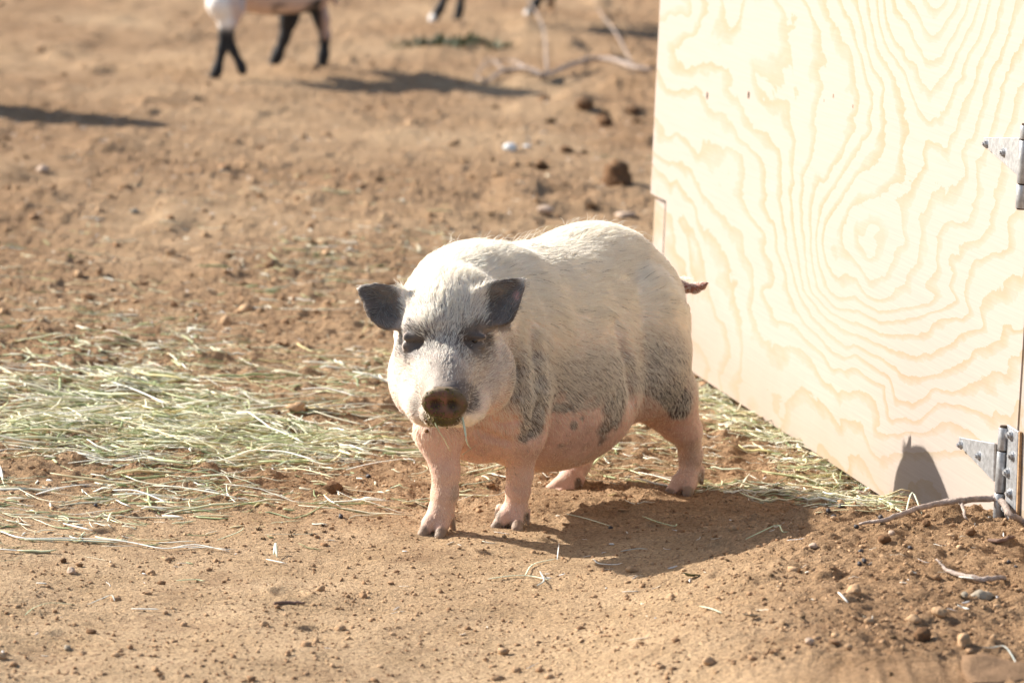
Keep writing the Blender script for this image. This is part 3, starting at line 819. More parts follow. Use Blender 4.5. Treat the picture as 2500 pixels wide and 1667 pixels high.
# ------------------------------------------------------------------ coat
def coat(name, X, Q, N, dens, flow, length, radius, hcol, parent, seed, lift=0.22, segs=5, clump=0.42, curl=0.25, cell=0.011, mat=None):
    rg = np.random.default_rng(seed)
    a, b, c, d = X[Q[:, 0]], X[Q[:, 1]], X[Q[:, 2]], X[Q[:, 3]]
    area = 0.5 * np.linalg.norm(np.cross(c - a, d - b), axis=1)
    fc_ = (a + b + c + d) / 4
    w = area * dens(fc_, Q); n = int(w.sum())
    f = rg.choice(len(Q), n, p=w / w.sum())
    u = rg.uniform(size=(n, 1)); v = rg.uniform(size=(n, 1))
    bil = lambda A: (A[Q[f, 0]] * (1 - u) + A[Q[f, 1]] * u) * (1 - v) + (A[Q[f, 3]] * (1 - u) + A[Q[f, 2]] * u) * v
    R = bil(X); Nn = bil(N); Nn /= np.linalg.norm(Nn, axis=1, keepdims=True)
    D = flow(R, Nn); D = D - (D * Nn).sum(1, keepdims=True) * Nn; D /= np.maximum(np.linalg.norm(D, axis=1, keepdims=True), 1e-6)
    S = np.cross(Nn, D)
    sw = vnoise(R * 24, seed + 5)[:, None] * 0.32 + vnoise(R * 70, seed + 6)[:, None] * 0.22 + rg.normal(0, 0.16, (n, 1))
    D = D * np.cos(sw) + S * np.sin(sw)
    L = length(R, Nn) * rg.uniform(0.6, 1.15, n)
    lf = (lift * rg.uniform(0.4, 1.5, n))[:, None]
    s = np.linspace(0, 1, segs)[None, :, None]
    bend = rg.normal(0, curl, (n, 1, 1))
    P = R[:, None] + (D[:, None] * s + Nn[:, None] * (lf[:, None] * (s - 0.55 * s * s) + 0.001) + S[:, None] * bend * s * s * 0.5) * L[:, None, None]
    key = np.floor((R + 0.3 * cell * vnoise(R * 90, seed + 9)[:, None]) / cell).astype(np.int64)
    _, inv = np.unique(key @ np.array([1, 4096, 16777216]), return_inverse=True); inv = inv.ravel()
    cnt = np.bincount(inv)
    tipo = P[:, -1]; mean = np.stack([np.bincount(inv, tipo[:, k]) / cnt for k in range(3)], -1)[inv]
    P = P + (mean - tipo)[:, None] * (clump * s ** 1.5)
    hc = bpy.data.hair_curves.new(name); hc.add_curves([segs] * n)
    hc.position_data.foreach_set('vector', P.astype(np.float32).ravel())
    rad = hc.attributes.get('radius') or hc.attributes.new('radius', 'FLOAT', 'POINT')
    rr = radius(R)[:, None] * np.linspace(1, 0.25, segs)[None] ** 0.8
    rad.data.foreach_set('value', rr.astype(np.float32).ravel())
    ca = hc.attributes.new('tint', 'FLOAT_COLOR', 'CURVE')
    cc = np.ones((n, 4), np.float32); cc[:, :3] = np.clip(hcol(R, rg, bil), 0, 1); ca.data.foreach_set('color', cc.ravel())
    hc.materials.append(mat or M['hair'])
    o = bpy.data.objects.new(name, hc); sc.collection.objects.link(o); o['kind'] = 'stuff'; child(o, parent)
    print(name, n)
    return o
def mat_hair():
    t = NT('pig_hair', 0.38, 0.8)
    a = t.attr('tint'); t.color(a)
    tr = t.new('ShaderNodeBsdfTranslucent'); t.put(tr.inputs[0], a)
    mx = t.new('ShaderNodeMixShader'); mx.inputs[0].default_value = 0.55
    t.l.new(t.b.outputs[0], mx.inputs[1]); t.l.new(tr.outputs[0], mx.inputs[2])
    t.l.new(mx.outputs[0], t.n['Material Output'].inputs[0])
    return t.m
M['hair'] = mat_hair()
HEADC = at(1090, 870, 6.05)
def headness(R): return 1 - sstep(np.linalg.norm((R - HEADC) / np.array([1, 1.3, 1.1]), axis=1), 0.10, 0.14)
def flow(R, N):
    h = headness(R)[:, None]
    b = BX * 0.8 + np.array([0, 0, -1.0]) * sstep(-R[:, 2], -0.44, -0.18)[:, None] * 1.0
    leg = sstep(-R[:, 2], -0.2, -0.1)[:, None]
    b = b * (1 - leg) + np.array([0.1, 0.1, -1]) * leg
    f = R - (NOSE + NOSE_DIR * 0.05)
    f = f / np.linalg.norm(f, axis=1, keepdims=True)
    return b * (1 - h) + f * h * 1.2
def hlen(R, N):
    x, y, z = project(R)
    L = 0.014 + 0.020 * sstep(R[:, 2], 0.22, 0.40)
    L = L * (1 - 0.68 * sstep(-R[:, 2], -0.20, -0.12))
    L = L * (1 - 0.8 * (x > 1662) * (y < 740))
    h = headness(R); L = L * (1 - h) + (0.008 + 0.010 * sstep(-y, -860, -740)) * h
    L = L * (1 - 0.6 * (np.abs(x - 1085) > 104) * (y < 812) * (R[:, 1] < 6.10) * (R[:, 1] > 5.98))
    sn = np.exp(-((np.linalg.norm(R - NOSE, axis=1) / 0.055) ** 2)); L = L * (1 - 0.7 * sn)
    return L
def hdens(Fc, Q):
    x, y, z = project(Fc)
    d = 165000 * (0.5 + 0.5 * sstep(Fc[:, 2], 0.12, 0.26)) * (1 + 0.3 * sstep(Fc[:, 2], 0.3, 0.4))
    d = d * (0.35 + 0.65 * sstep(PN[Q[:, 0]] @ -FW, -0.25, 0.0))
    sn = np.linalg.norm(Fc - NOSE, axis=1)
    d = d * (0.08 + 0.92 * sstep(sn, 0.045, 0.115)) * (sn > 0.037)
    eye = np.min([np.linalg.norm(Fc - e, axis=1) for e in EYES], axis=0)
    d = d * (0.12 + 0.88 * sstep(eye, 0.014, 0.040))
    e_ = sstep(np.abs(x - 1085), 100, 112) * (Fc[:, 1] < 6.10) * (y < 812) * (Fc[:, 1] > 5.98)
    d = d * (1 - 0.70 * e_)
    belly = sstep(y, 960, 1050) * (x > 1310) * (x < 1560); d = d * (1 - 0.55 * belly)
    claw = Fc[:, 2] < 0.022; d = d * (1 - 0.9 * claw)
    return d
def hcol(R, rg, bil):
    n = len(R)
    base = np.array([0.99, 0.95, 0.86]) * rg.uniform(0.82, 1.08, (n, 1))
    sk = bil(col).mean(1)
    dark = np.clip(1 - sk / 0.16, 0, 1)
    yel = vnoise(R * 9, 91)[:, None] * 0.5 + 0.5
    base = base * (1 - 0.25 * yel * sstep(-R[:, 2], -0.36, -0.2)[:, None]) + np.array([0.74, 0.58, 0.36]) * 0.25 * yel * sstep(-R[:, 2], -0.36, -0.2)[:, None]
    xe, ye, ze = project(R); er = (np.abs(xe - 1085) > 104) & (ye < 812) & (R[:, 1] < 6.10) & (R[:, 1] > 5.98)
    base[er] *= 0.40
    ed = np.min([np.linalg.norm(R - e, axis=1) for e in EYES], axis=0); ek = rg.uniform(size=n) < 0.85 * (1 - sstep(ed, 0.018, 0.040))
    base[ek] *= 0.22
    lg = (sstep(-R[:, 2], -0.22, -0.14) * sstep(sk, 0.2, 0.3))[:, None] * 0.7; base = base * (1 - lg) + np.array([0.86, 0.70, 0.56]) * lg
    blk = rg.uniform(size=n) < (0.010 + 0.16 * dark)
    base[blk] = np.array([0.05, 0.045, 0.04]) * rg.uniform(0.6, 2.5, (blk.sum(), 1))
    return base
coat('coat_hair', PX, PQ, PN, hdens, flow, hlen, lambda R: 0.00031 + 0 * R[:, 0], hcol, pig, 5)
# long bristles along the crest and croup
def bdens(Fc, Q):
    return 2600 * sstep(PN[Q[:, 0], 2], 0.80, 0.95) * sstep(Fc[:, 2], 0.38, 0.43)
coat('back_bristles', PX, PQ, PN, bdens, lambda R, N: BX + N * 0.0, lambda R, N: 0.034 + 0 * R[:, 0], lambda R: 0.00030 + 0 * R[:, 0],
     lambda R, rg, bil: np.array([0.88, 0.82, 0.72]) * rg.uniform(0.5, 1.1, (len(R), 1)), pig, 6, lift=0.9, clump=0.25, curl=0.5)
# pale fringe round the ears and jowls
def fdens(Fc, Q):
    x, y, z = project(Fc); edge = 1 - np.abs(PN[Q[:, 0]] @ FW)
    e_ = sstep(np.abs(x - 1085), 100, 112) * (Fc[:, 1] < 6.12) * (y < 815) * (y > 670) * sstep(edge, 0.45, 0.8)
    j = headness(Fc) * (y > 850) * sstep(edge, 0.6, 0.9)
    return 14000 * e_ * (y < 720) + 18000 * j
coat('ear_fringe', PX, PQ, PN, fdens, lambda R, N: (R - HEADC) + np.array([0, 0.05, 0.02]), lambda R, N: 0.007 + 0 * R[:, 0], lambda R: 0.00020 + 0 * R[:, 0],
     lambda R, rg, bil: np.array([0.82, 0.76, 0.68]) * rg.uniform(0.7, 1.1, (len(R), 1)), pig, 7, lift=0.8, clump=0.2)
print('pig done', round(time.time() - _t0, 1), 's')
# ------------------------------------------------------------------ plywood shelter
def base_pt(px, py):
    r = ray(px, py); t = (0.014 - CAM_H) / r[2]; p = C0 + r * t; return p
DR = base_pt(2462, 1414)                       # foot of the joint (buried in the bank)
DL = base_pt(1574, 832)                        # far left foot, hidden by the pig
DX = (DL - DR); DLEN = np.linalg.norm(DX); DX = DX / DLEN
DN = np.array([DX[1], -DX[0], 0.0])
if DN[1] > 0: DN = -DN
DN = DN if DN[0] < 0 else -DN                  # outward, towards the sun and camera
SH = empty('animal_shelter', DR)
tag(SH, 'pale knotty plywood shelter with galvanised hinges at the right', 'shelter')
TOP = 1.20
GAPZ = 0.012
def box_world(name, o, ax, lo, hi, mat, parent, bev=0.0):
    """box in the frame (o, ax rows) from lo to hi"""
    bm = bmesh.new(); bmesh.ops.create_cube(bm, size=1)
    lo, hi = np.array(lo), np.array(hi)
    for v in bm.verts:
        q = lo + (np.array(v.co[:]) + 0.5) * (hi - lo); v.co = Vector(o + q @ ax)
    bmesh.ops.recalc_face_normals(bm, faces=bm.faces)
    if bev: bmesh.ops.bevel(bm, geom=bm.edges[:], offset=bev, segments=2, affect='EDGES', profile=0.5)
    me = bpy.data.meshes.new(name); bm.to_mesh(me); bm.free()
    return child(link(name, me, mat), parent)
DAX = np.array([DX, [0, 0, 1.0], DN])          # rows: along, up, outward

def panel_coord(px, py, o=DR, ax=DAX):
    r = ray(px, py); n = ax[2]; t = ((o - C0) @ n) / (r @ n); p = C0 + r * t - o
    return p @ ax[0], p @ ax[1]
KN = panel_coord(2085, 600); KV = panel_coord(2290, -260)
print('panel', DLEN, 'knot', KN, 'v', KV, 'hinge', panel_coord(2455, 1180), panel_coord(2490, 400))

def mat_ply(name, o, ax, seed=0.0):
    t = NT(name, 0.62, 0.25)
    c = t.coord('Object')                       # mesh is built in world coordinates
    g = t.new('ShaderNodeNewGeometry').outputs['Position']
    rel = t.vmath('SUBTRACT', g, tuple(o))
    u = t.vmath('DOT_PRODUCT', rel, tuple(ax[0])); v = t.vmath('DOT_PRODUCT', rel, tuple(ax[1]))
    cx = t.new('ShaderNodeCombineXYZ'); t.put(cx.inputs[0], u); t.put(cx.inputs[1], v); cx.inputs[2].default_value = seed
    q = cx.outputs[0]
    mp = t.new('ShaderNodeMapping'); t.put(mp.inputs[0], q); mp.inputs['Scale'].default_value = (0.62, 1.35, 1)
    wv = t.noise(mp.outputs[0], 2.6, 3, 0.55, 0.0, True)
    m = t.vmath('ADD', mp.outputs[0], t.vmath('SCALE', t.vmath('SUBTRACT', wv, (0.5, 0.5, 0.5)), 0.28))
    field = t.math('MULTIPLY', t.noise(m, 1.8, 2.5, 0.5, 0.7), 9.0)
    def hill(cu, cv, ru, rv, amp):
        du = t.math('DIVIDE', t.math('SUBTRACT', u, cu), ru); dv = t.math('DIVIDE', t.math('SUBTRACT', v, cv), rv)
        r2 = t.math('ADD', t.math('MULTIPLY', du, du), t.math('MULTIPLY', dv, dv))
        return t.math('MULTIPLY', t.math('DIVIDE', 1.0, t.math('ADD', 1.0, r2)), amp)
    field = t.math('ADD', field, hill(KN[0], KN[1], 0.40, 0.15, 9.0))
    field = t.math('ADD', field, hill(KV[0], KV[1], 0.30, 0.42, 14.0))
    field = t.math('ADD', field, t.math('MULTIPLY', v, 8.0))
    jag = t.math('MULTIPLY', t.math('SUBTRACT', t.noise(m, 30, 4, 0.65), 0.5), 0.55)
    jag2 = t.math('MULTIPLY', t.math('SUBTRACT', t.noise(m, 6, 3, 0.6), 0.5), 0.95)
    f = t.math('FRACT', t.math('ADD', t.math('ADD', field, jag), jag2))
    band = t.ramp(f, [(0.0, 0.0), (0.60, 0.0), (0.64, 0.35), (0.86, 0.9), (0.955, 1.0), (0.975, 0.0)])
    # faint fine fibres along the sheet
    mf = t.new('ShaderNodeMapping'); t.put(mf.inputs[0], q); mf.inputs['Scale'].default_value = (5, 260, 1); mf.inputs['Rotation'].default_value = (0, 0, 0.2)
    fib = t.noise(mf.outputs[0], 1.0, 3, 0.6)
    fade = t.ramp(t.noise(m, 2.6, 2, 0.5), [(0.3, 0.45), (0.65, 1.0)])
    col = t.mix(t.math('MULTIPLY', band, fade), (0.395, 0.334, 0.286), (0.345, 0.262, 0.165))
    col = t.mix(0.22, col, t.ramp(fib, [(0.3, 0.38), (0.7, 0.6)]), 'OVERLAY')
    # soil splashed on the foot of the sheet
    sn = t.noise(q, 3.2, 5, 0.65)
    low = t.math('SUBTRACT', t.math('ADD', 0.13, t.math('MULTIPLY', t.math('SUBTRACT', u, 0.6), 0.07)), t.math('ADD', v, t.math('MULTIPLY', t.math('SUBTRACT', sn, 0.35), 0.2)))
    low = t.math('MULTIPLY', low, 7.0, clamp=True)
    col = t.mix(t.math('MULTIPLY', low, 0.42), col, (0.30, 0.20, 0.13))
    # dark flecks and pin knots
    fl = t.voro(t.vmath('ADD', q, (7.3, 1.1, 0)), 5.0)
    col = t.mix(t.math('LESS_THAN', fl, 0.038), col, (0.07, 0.04, 0.025))
    f2 = t.voro(t.vmath('ADD', q, (1.7, 5.1, 0)), 14); mk = t.math('GREATER_THAN', t.noise(q, 2.2, 2, 0.5), 0.56)
    col = t.mix(t.math('MULTIPLY', t.math('LESS_THAN', f2, 0.06), t.math('MULTIPLY', mk, 0.8)), col, (0.16, 0.09, 0.05))
    # green timber-mark smears
    sm = t.math('MULTIPLY', t.ramp(t.noise(t.vmath('ADD', m, (3, 3, 3)), 4.0, 5, 0.7), [(0.69, 0.0), (0.74, 1.0)]), 0.18)
    col = t.mix(sm, col, (0.40, 0.50, 0.44))
    t.color(col)
    t.bump(fib, 0.12, 0.001); t.bump(f, 0.06, 0.001)
    return t.m
M['ply'] = mat_ply('plywood', DR, DAX)
# main sheet, with the left lower corner cut back for a separate strip
pl, pt = panel_coord(1571, 462)
cu0, cv0 = panel_coord(1626, 498)
box_world('plywood_sheet', DR, DAX, (0.004, 0.0, -0.018), (DLEN - (DLEN - cu0) + 0.0, TOP, 0.0), M['ply'], SH)
CUT = cu0
_, cvL = panel_coord(1580, 468)
cvz = cvL
box_world('sheet_edge_strip', DR, DAX, (CUT, cvz, -0.018), (DLEN + 0.012, TOP, 0.0), M['ply'], SH)
box_world('patch_board', DR, DAX, (CUT + 0.014, 0.0, -0.022), (DLEN - 0.012, cvz - 0.010, -0.004), M['ply'], SH)
box_world('kerf_shade_strip', DR, DAX, (CUT + 0.0005, 0.0, -0.014), (CUT + 0.0135, cvz - 0.0005, -0.0015), M['gap_shade'], SH)  # added dark strip in the cut: dirt and the cut's shade as colour
box_world('batten', DR, DAX, (CUT - 0.05, 0.02, -0.078), (DLEN - 0.03, TOP - 0.02, -0.040), M['gap_shade'], SH)
# right-hand sheet across the joint, roof and back of the shelter
_a = math.radians(7); WD = np.array([-DX[0] * math.cos(_a) + DX[1] * math.sin(_a), -DX[1] * math.cos(_a) - DX[0] * math.sin(_a), 0.0])
WN = np.array([WD[1], -WD[0], 0.0]); WN = WN if WN[0] < 0 else -WN
WAX = np.array([WD, [0, 0, 1.0], WN])
M['ply2'] = mat_ply('plywood_front', DR + np.array([0, 0, 0.0]), WAX, 4.0)
box_world('front_sheet', DR, WAX, (0.004, 0.0, -0.018), (0.62, TOP, 0.0), M['ply2'], SH)
cr = DR + WD * 0.62
FD = np.array([-DN[0], -DN[1], 0.0]); FAX = np.array([FD, [0, 0, 1.0], np.array([-DX[0], -DX[1], 0.0])])
box_world('end_sheet', cr - DN * 0.022, FAX, (0.0, 0.0, -0.018), (1.16, TOP, 0.0), M['ply2'], SH)
ex = cr + FD * 1.2
box_world('far_sheet', ex - WN * 0.02, DAX, (0.0, 0.0, -0.018), (DLEN + 0.60, TOP, 0.0), M['ply2'], SH)
bk = DR + DX * DLEN
box_world('back_sheet', bk - DX * 0.02 - DN * 0.022, FAX, (0.0, 0.0, -0.018), (1.16, TOP, 0.0), M['ply2'], SH)
bm = bmesh.new()
cs = [cr + (-DX + DN) * 0.06, DR + DX * (DLEN + 0.08) + DN * 0.06, DR + DX * (DLEN + 0.08) + FD * 1.3, cr - DX * 0.06 + FD * 1.3]
lo_ = [bm.verts.new(Vector(tuple(c[:2]) + (TOP + 0.003,))) for c in cs]; hi_ = [bm.verts.new(Vector(tuple(c[:2]) + (TOP + 0.022,))) for c in cs]
bm.faces.new(lo_); bm.faces.new(hi_)
for i in range(4): bm.faces.new((lo_[i], lo_[(i + 1) % 4], hi_[(i + 1) % 4], hi_[i]))
bmesh.ops.recalc_face_normals(bm, faces=bm.faces)
rm = bpy.data.meshes.new('roof'); bm.to_mesh(rm); bm.free(); child(link('roof', rm, M['ply2']), SH)

def cyl(name, a, b, r, mat, parent, seg=20, bev=0.0):
    a, b = Vector(tuple(a)), Vector(tuple(b)); bm = bmesh.new()
    bmesh.ops.create_cone(bm, segments=seg, radius1=r, radius2=r, depth=(b - a).length, cap_ends=True)
    if bev: bmesh.ops.bevel(bm, geom=[e for e in bm.edges if abs(e.verts[0].co.z - e.verts[1].co.z) < 1e-6], offset=bev, segments=2, affect='EDGES', profile=0.5)
    q = (b - a).to_track_quat('Z', 'Y').to_matrix().to_4x4(); q.translation = (a + b) / 2
    bm.transform(q); me = bpy.data.meshes.new(name); bm.to_mesh(me); bm.free()
    o = link(name, me, mat, parent, smooth=True)
    for p in me.polygons:
        if len(p.vertices) > 6: p.use_smooth = False
    return o
def prism(name, pts, o, ax, w0, w1, mat, parent, bev=0.0008):
    bm = bmesh.new()
    a = [bm.verts.new(Vector(o + np.array([x, y, w0]) @ ax)) for x, y in pts]; b = [bm.verts.new(Vector(o + np.array([x, y, w1]) @ ax)) for x, y in pts]
    bm.faces.new(a); bm.faces.new(b); n = len(pts)
    for i in range(n): bm.faces.new((a[i], a[(i + 1) % n], b[(i + 1) % n], b[i]))
    bmesh.ops.recalc_face_normals(bm, faces=bm.faces)
    if bev: bmesh.ops.bevel(bm, geom=bm.edges[:], offset=bev, segments=1, affect='EDGES')
    me = bpy.data.meshes.new(name); bm.to_mesh(me); bm.free()
    return link(name, me, mat, parent)
def bolt(o, ax, u, v, w, parent, r=0.0068):
    """round washer, hexagonal nut, thread end"""
    bm = bmesh.new(); rot = random.uniform(0, 1)
    r = r * 0.88
    for seg, rr, z0, z1 in ((18, r * 1.30, 0.0, 0.0012), (6, r, 0.0012, 0.0050), (12, r * 0.5, 0.0050, 0.0075)):
        m = Matrix.Translation((0, 0, (z0 + z1) / 2)) @ Matrix.Rotation(rot, 4, 'Z')
        bmesh.ops.create_cone(bm, segments=seg, radius1=rr, radius2=rr * 0.93, depth=z1 - z0, cap_ends=True, matrix=m)
    for vt in bm.verts: q = np.array(vt.co[:]) + np.array([u, v, w]); vt.co = Vector(o + q @ ax)
    bmesh.ops.recalc_face_normals(bm, faces=bm.faces)
    me = bpy.data.meshes.new('bolt'); bm.to_mesh(me); bm.free()
    return link('bolt', me, M['steel'], parent)
def hinge(strap_px, barrel_px, cuts_py, strap_bolts, plate_px, plate_bolts):
    h = bpy.data.objects.new('hinge', None); sc.collection.objects.link(h); child(h, SH); h.matrix_parent_inverse = Matrix.Translation(-Vector(SH.location))
    def pc(p, w=0.0):
        return panel_coord(p[0], p[1])
    # triangular strap lies on the big sheet
    tri = [pc(p) for p in strap_px]
    prism('strap', tri, DR, DAX, 0.0015, 0.0065, M['steel'], h)
    for p in strap_bolts: bolt(DR, DAX, *pc(p), 0.0067, h)
    # the barrel
    bo = DR + DN * 0.012 + WN * 0.004
    t0 = panel_coord(*barrel_px[0])[1]; t1 = panel_coord(*barrel_px[1])[1]
    vs = [t0] + [panel_coord(barrel_px[0][0], y)[1] for y in cuts_py] + [t1]
    bu = panel_coord(barrel_px[0][0], (barrel_px[0][1] + barrel_px[1][1]) / 2)[0]
    base = DR + DX * (bu - 0.022) + DN * 0.0115
    for a, b in zip(vs[:-1], vs[1:]):
        cyl('barrel', base + np.array([0, 0, b + 0.0012]), base + np.array([0, 0, a - 0.0012]), 0.0088, M['steel'], h, 24, 0.0009)
    cyl('hinge_pin', base + np.array([0, 0, t1 - 0.001]), base + np.array([0, 0, t0 + 0.002]), 0.0065, M['gap_shade'], h, 16)
    # plate on the front sheet
    if plate_px:
        pw = [panel_coord(*p, DR, WAX) for p in plate_px]
        prism('plate', pw, DR, WAX, 0.0015, 0.006, M['steel'], h)
        e = [pw[1], (pw[1][0] + 0.004, pw[1][1]), (pw[2][0] + 0.004, pw[2][1]), pw[2]]
        prism('plate_edge', [(x + 0.0006, y) for x, y in e], DR, WAX, 0.001, 0.0055, M['rust'], h, 0)
        for p in plate_bolts: bolt(DR, WAX, *panel_coord(*p, DR, WAX), 0.0062, h, 0.0072)
    return h
hinge([(2350, 1067), (2436, 1082), (2434, 1175), (2349, 1086)], [(2450, 1032), (2446, 1262)], [1092, 1197], [(2356, 1086), (2400, 1112)],
      [(2467, 1036), (2494, 1053), (2487, 1268), (2462, 1268)], [(2476, 1062), (2479, 1112), (2468, 1153), (2474, 1204), (2465, 1240)])
hinge([(2410, 336), (2498, 337), (2494, 430), (2411, 356)], [(2504, 300), (2494, 505)], [337, 447], [(2418, 352), (2460, 373)], None, [])

# ------------------------------------------------------------------ hay
STRAND_SEG = 5
PALE_HAY = [(0.80, 0.74, 0.52), (0.70, 0.70, 0.44), (0.86, 0.83, 0.68), (0.55, 0.58, 0.30), (0.38, 0.43, 0.20), (0.26, 0.31, 0.13), (0.62, 0.54, 0.24), (0.55, 0.60, 0.42), (0.74, 0.62, 0.36)]
PALE_W = np.array([0.24, 0.15, 0.20, 0.08, 0.10, 0.10, 0.06, 0.04, 0.09]); PALE_W = PALE_W / PALE_W.sum()
def strands(P, ang, L, W, lift, rg, curve=0.25, h0=0.0, flat=None):
    """P (n,2) centres, ang heading, L length, W half width. Returns verts, faces of flattened four-sided stems"""
    n = len(P); s = np.linspace(-0.5, 0.5, STRAND_SEG + 1)
    k = rg.normal(0, curve, (n, 1)); k2 = rg.normal(0, curve * 0.6, (n, 1))
    off = (k * s ** 2 + k2 * s ** 3 * 2) * L[:, None]
    ca, sa = np.cos(ang)[:, None], np.sin(ang)[:, None]
    x = P[:, :1] + ca * s * L[:, None] - sa * off; y = P[:, 1:] + sa * s * L[:, None] + ca * off
    z = ground_z(x.ravel(), y.ravel()).reshape(x.shape)
    zs = z.max(1, keepdims=True) * 0.5 + z * 0.5
    tilt = rg.normal(0, 1, (n, 1)) * 0.10 * L[:, None] * (lift[:, None] > 0)
    zz = zs + lift[:, None] + tilt * s + 0.10 * L[:, None] * rg.normal(0, 1, (n, 1)) * (0.25 - s ** 2) * (lift[:, None] > 0)
    zz = np.maximum(zz, z + 0.0008) + W[:, None] * 0.5 + h0
    w = W[:, None] * (1 - 0.55 * np.abs(2 * s) ** 3)
    tx, ty = -sa, ca
    tw = rg.uniform(0.25, 1.0, (n, 1)) if flat is None else flat
    C = np.stack([x, y, zz], -1)
    side = np.stack([tx * w, ty * w, 0.35 * w * rg.normal(0, 1, (n, 1))], -1)
    upv = np.stack([0 * w, 0 * w, w * tw], -1)
    V = np.stack([C + side, C + upv, C - side, C - upv], 2)               # n, seg+1, 4, 3
    m = STRAND_SEG + 1; q = []
    for i in range(STRAND_SEG):
        for j in range(4):
            q.append((i * 4 + j, i * 4 + (j + 1) % 4, (i + 1) * 4 + (j + 1) % 4, (i + 1) * 4 + j))
    q.append((3, 2, 1, 0)); q.append((m * 4 - 4, m * 4 - 3, m * 4 - 2, m * 4 - 1))
    Fc = (np.array(q)[None] + (np.arange(n) * m * 4)[:, None, None]).reshape(-1, 4)
    return V.reshape(-1, 3), Fc, m * 4
def hay_mass(name, n, sampler, label, seed, Lr, Wr, pal=PALE_HAY, pw=PALE_W, angs=(0.0, 0.55), depth=0.02, kind='stuff'):
    rg = np.random.default_rng(seed); P, dens = sampler(n, rg); n = len(P)
    L = np.exp(rg.uniform(np.log(Lr[0]), np.log(Lr[1]), n)); W = Wr[0] + (Wr[1] - Wr[0]) * rg.uniform(size=n) ** 2.2
    swirl = vnoise(P * 3.0, seed) * 0.5
    ang = angs[0] + rg.normal(0, angs[1], n) + swirl; r = rg.uniform(size=n) < 0.22; ang[r] = rg.uniform(0, 3.14, r.sum())
    lift = dens * depth * rg.uniform(0, 1, n) ** 1.5
    V, Fc, per = strands(P, ang, L, W, lift, rg)
    me = mesh(name, V, Fc)
    base = np.array(pal)[rg.choice(len(pal), n, p=pw)] * rg.uniform(0.75, 1.12, (n, 1))
    set_col(me, 'tint', np.repeat(np.clip(base, 0, 0.95), per, 0))
    o = link(name, me, M['hay'], kind=kind, smooth=False); tag(o, label, 'hay')
    return o
def px_density(fn):
    def s(n, rg):
        y = rg.uniform(5.2, 15.0, n * 24); x = rg.uniform(-1, 1, n * 24) * y * 0.15
        X, Y, Z = project(np.stack([x, y, g_base(x, y)], -1))
        d = fn(X, Y, x, y); keep = rg.uniform(size=len(x)) < d
        P = np.stack([x, y], -1)[keep][:n]; return P, d[keep][:n]
    return s
def blob(X, Y, cx, cy, rx, ry, p=2):
    return np.exp(-((np.abs(X - cx) / rx) ** p + (np.abs(Y - cy) / ry) ** p))
def left_patch(X, Y, x, y):
    n = vnoise(np.stack([x * 5, y * 3.2], -1), 81) * 0.5 + 0.5; n2 = vnoise(np.stack([x * 14, y * 9], -1), 82) * 0.5 + 0.5
    d = blob(X, Y, 180, 1085, 560, 130, 3) * 1.0 + blob(X, Y, 60, 1040, 330, 110, 3) * 0.7 + blob(X, Y, 640, 1060, 460, 120, 3) * 0.55
    return np.clip(d * (1.35 * np.clip(n - 0.05, 0, 1) * (0.15 + 0.85 * n2)), 0, 1)
def thin_patch(X, Y, x, y):
    n = vnoise(np.stack([x * 4, y * 1.6], -1), 83) * 0.5 + 0.5
    d = blob(X, Y, 500, 900, 620, 90) * 0.6 + blob(X, Y, 700, 680, 500, 130) * 0.30 + blob(X, Y, 950, 1150, 500, 80) * 0.45 + blob(X, Y, 200, 1280, 380, 50) * 0.4 + 0.012 * (Y > 380) * (Y < 1250)
    return np.clip(d * n ** 1.5 * 1.3, 0, 1)
def right_patch(X, Y, x, y):
    n = vnoise(np.stack([x * 8, y * 4], -1), 84) * 0.5 + 0.5
    e = 905 + (X - 1690) * 0.661                        # foot of the plywood
    d = blob(X, Y, 1540, 1130, 260, 85, 3) * 0.30 + (np.exp(-((Y - e - 40) / 46) ** 2) * (X > 1640) * (X < 2190) * 2.2) + blob(X, Y, 1960, 1215, 200, 26) * 0.9 + blob(X, Y, 1620, 1190, 330, 22) * 0.5
    return np.clip(d * (0.15 + 1.0 * n), 0, 1) * (Y > e + 11) * (Y < 1262) * (Y < 1175 + 0.16 * np.clip(X - 1500, 0, 600))
hay_mass('hay_heap', 10500, px_density(left_patch), 'tangled patch of pale green hay spread at the left', 101, (0.015, 0.20), (0.0006, 0.0029), depth=0.020)
hay_mass('hay_scatter', 4500, px_density(thin_patch), 'thin scattered wisps of dry hay around the main patch', 102, (0.012, 0.10), (0.0006, 0.0026), depth=0.006)
hay_mass('hay_by_plywood', 6500, px_density(right_patch), 'green hay heaped behind the pig along the foot of the plywood', 103, (0.012, 0.12), (0.0006, 0.0026), depth=0.007)
def all_over(X, Y, x, y):
    n = vnoise(np.stack([x * 3, y * 1.5], -1), 86) * 0.5 + 0.5
    return (0.05 + 0.22 * sstep(-Y, -900, -350) * sstep(Y, 220, 500)) * n + 0.06 * sstep(X, 1750, 2000) * sstep(Y, 1290, 1330)
hay_mass('chaff', 1500, px_density(all_over), 'tiny bits of chaff littering the bare dirt', 104, (0.006, 0.03), (0.0006, 0.0018), pal=[(0.78, 0.72, 0.60), (0.70, 0.62, 0.48), (0.86, 0.84, 0.80)], pw=[0.4, 0.3, 0.3], angs=(0, 1.2), depth=0.0)

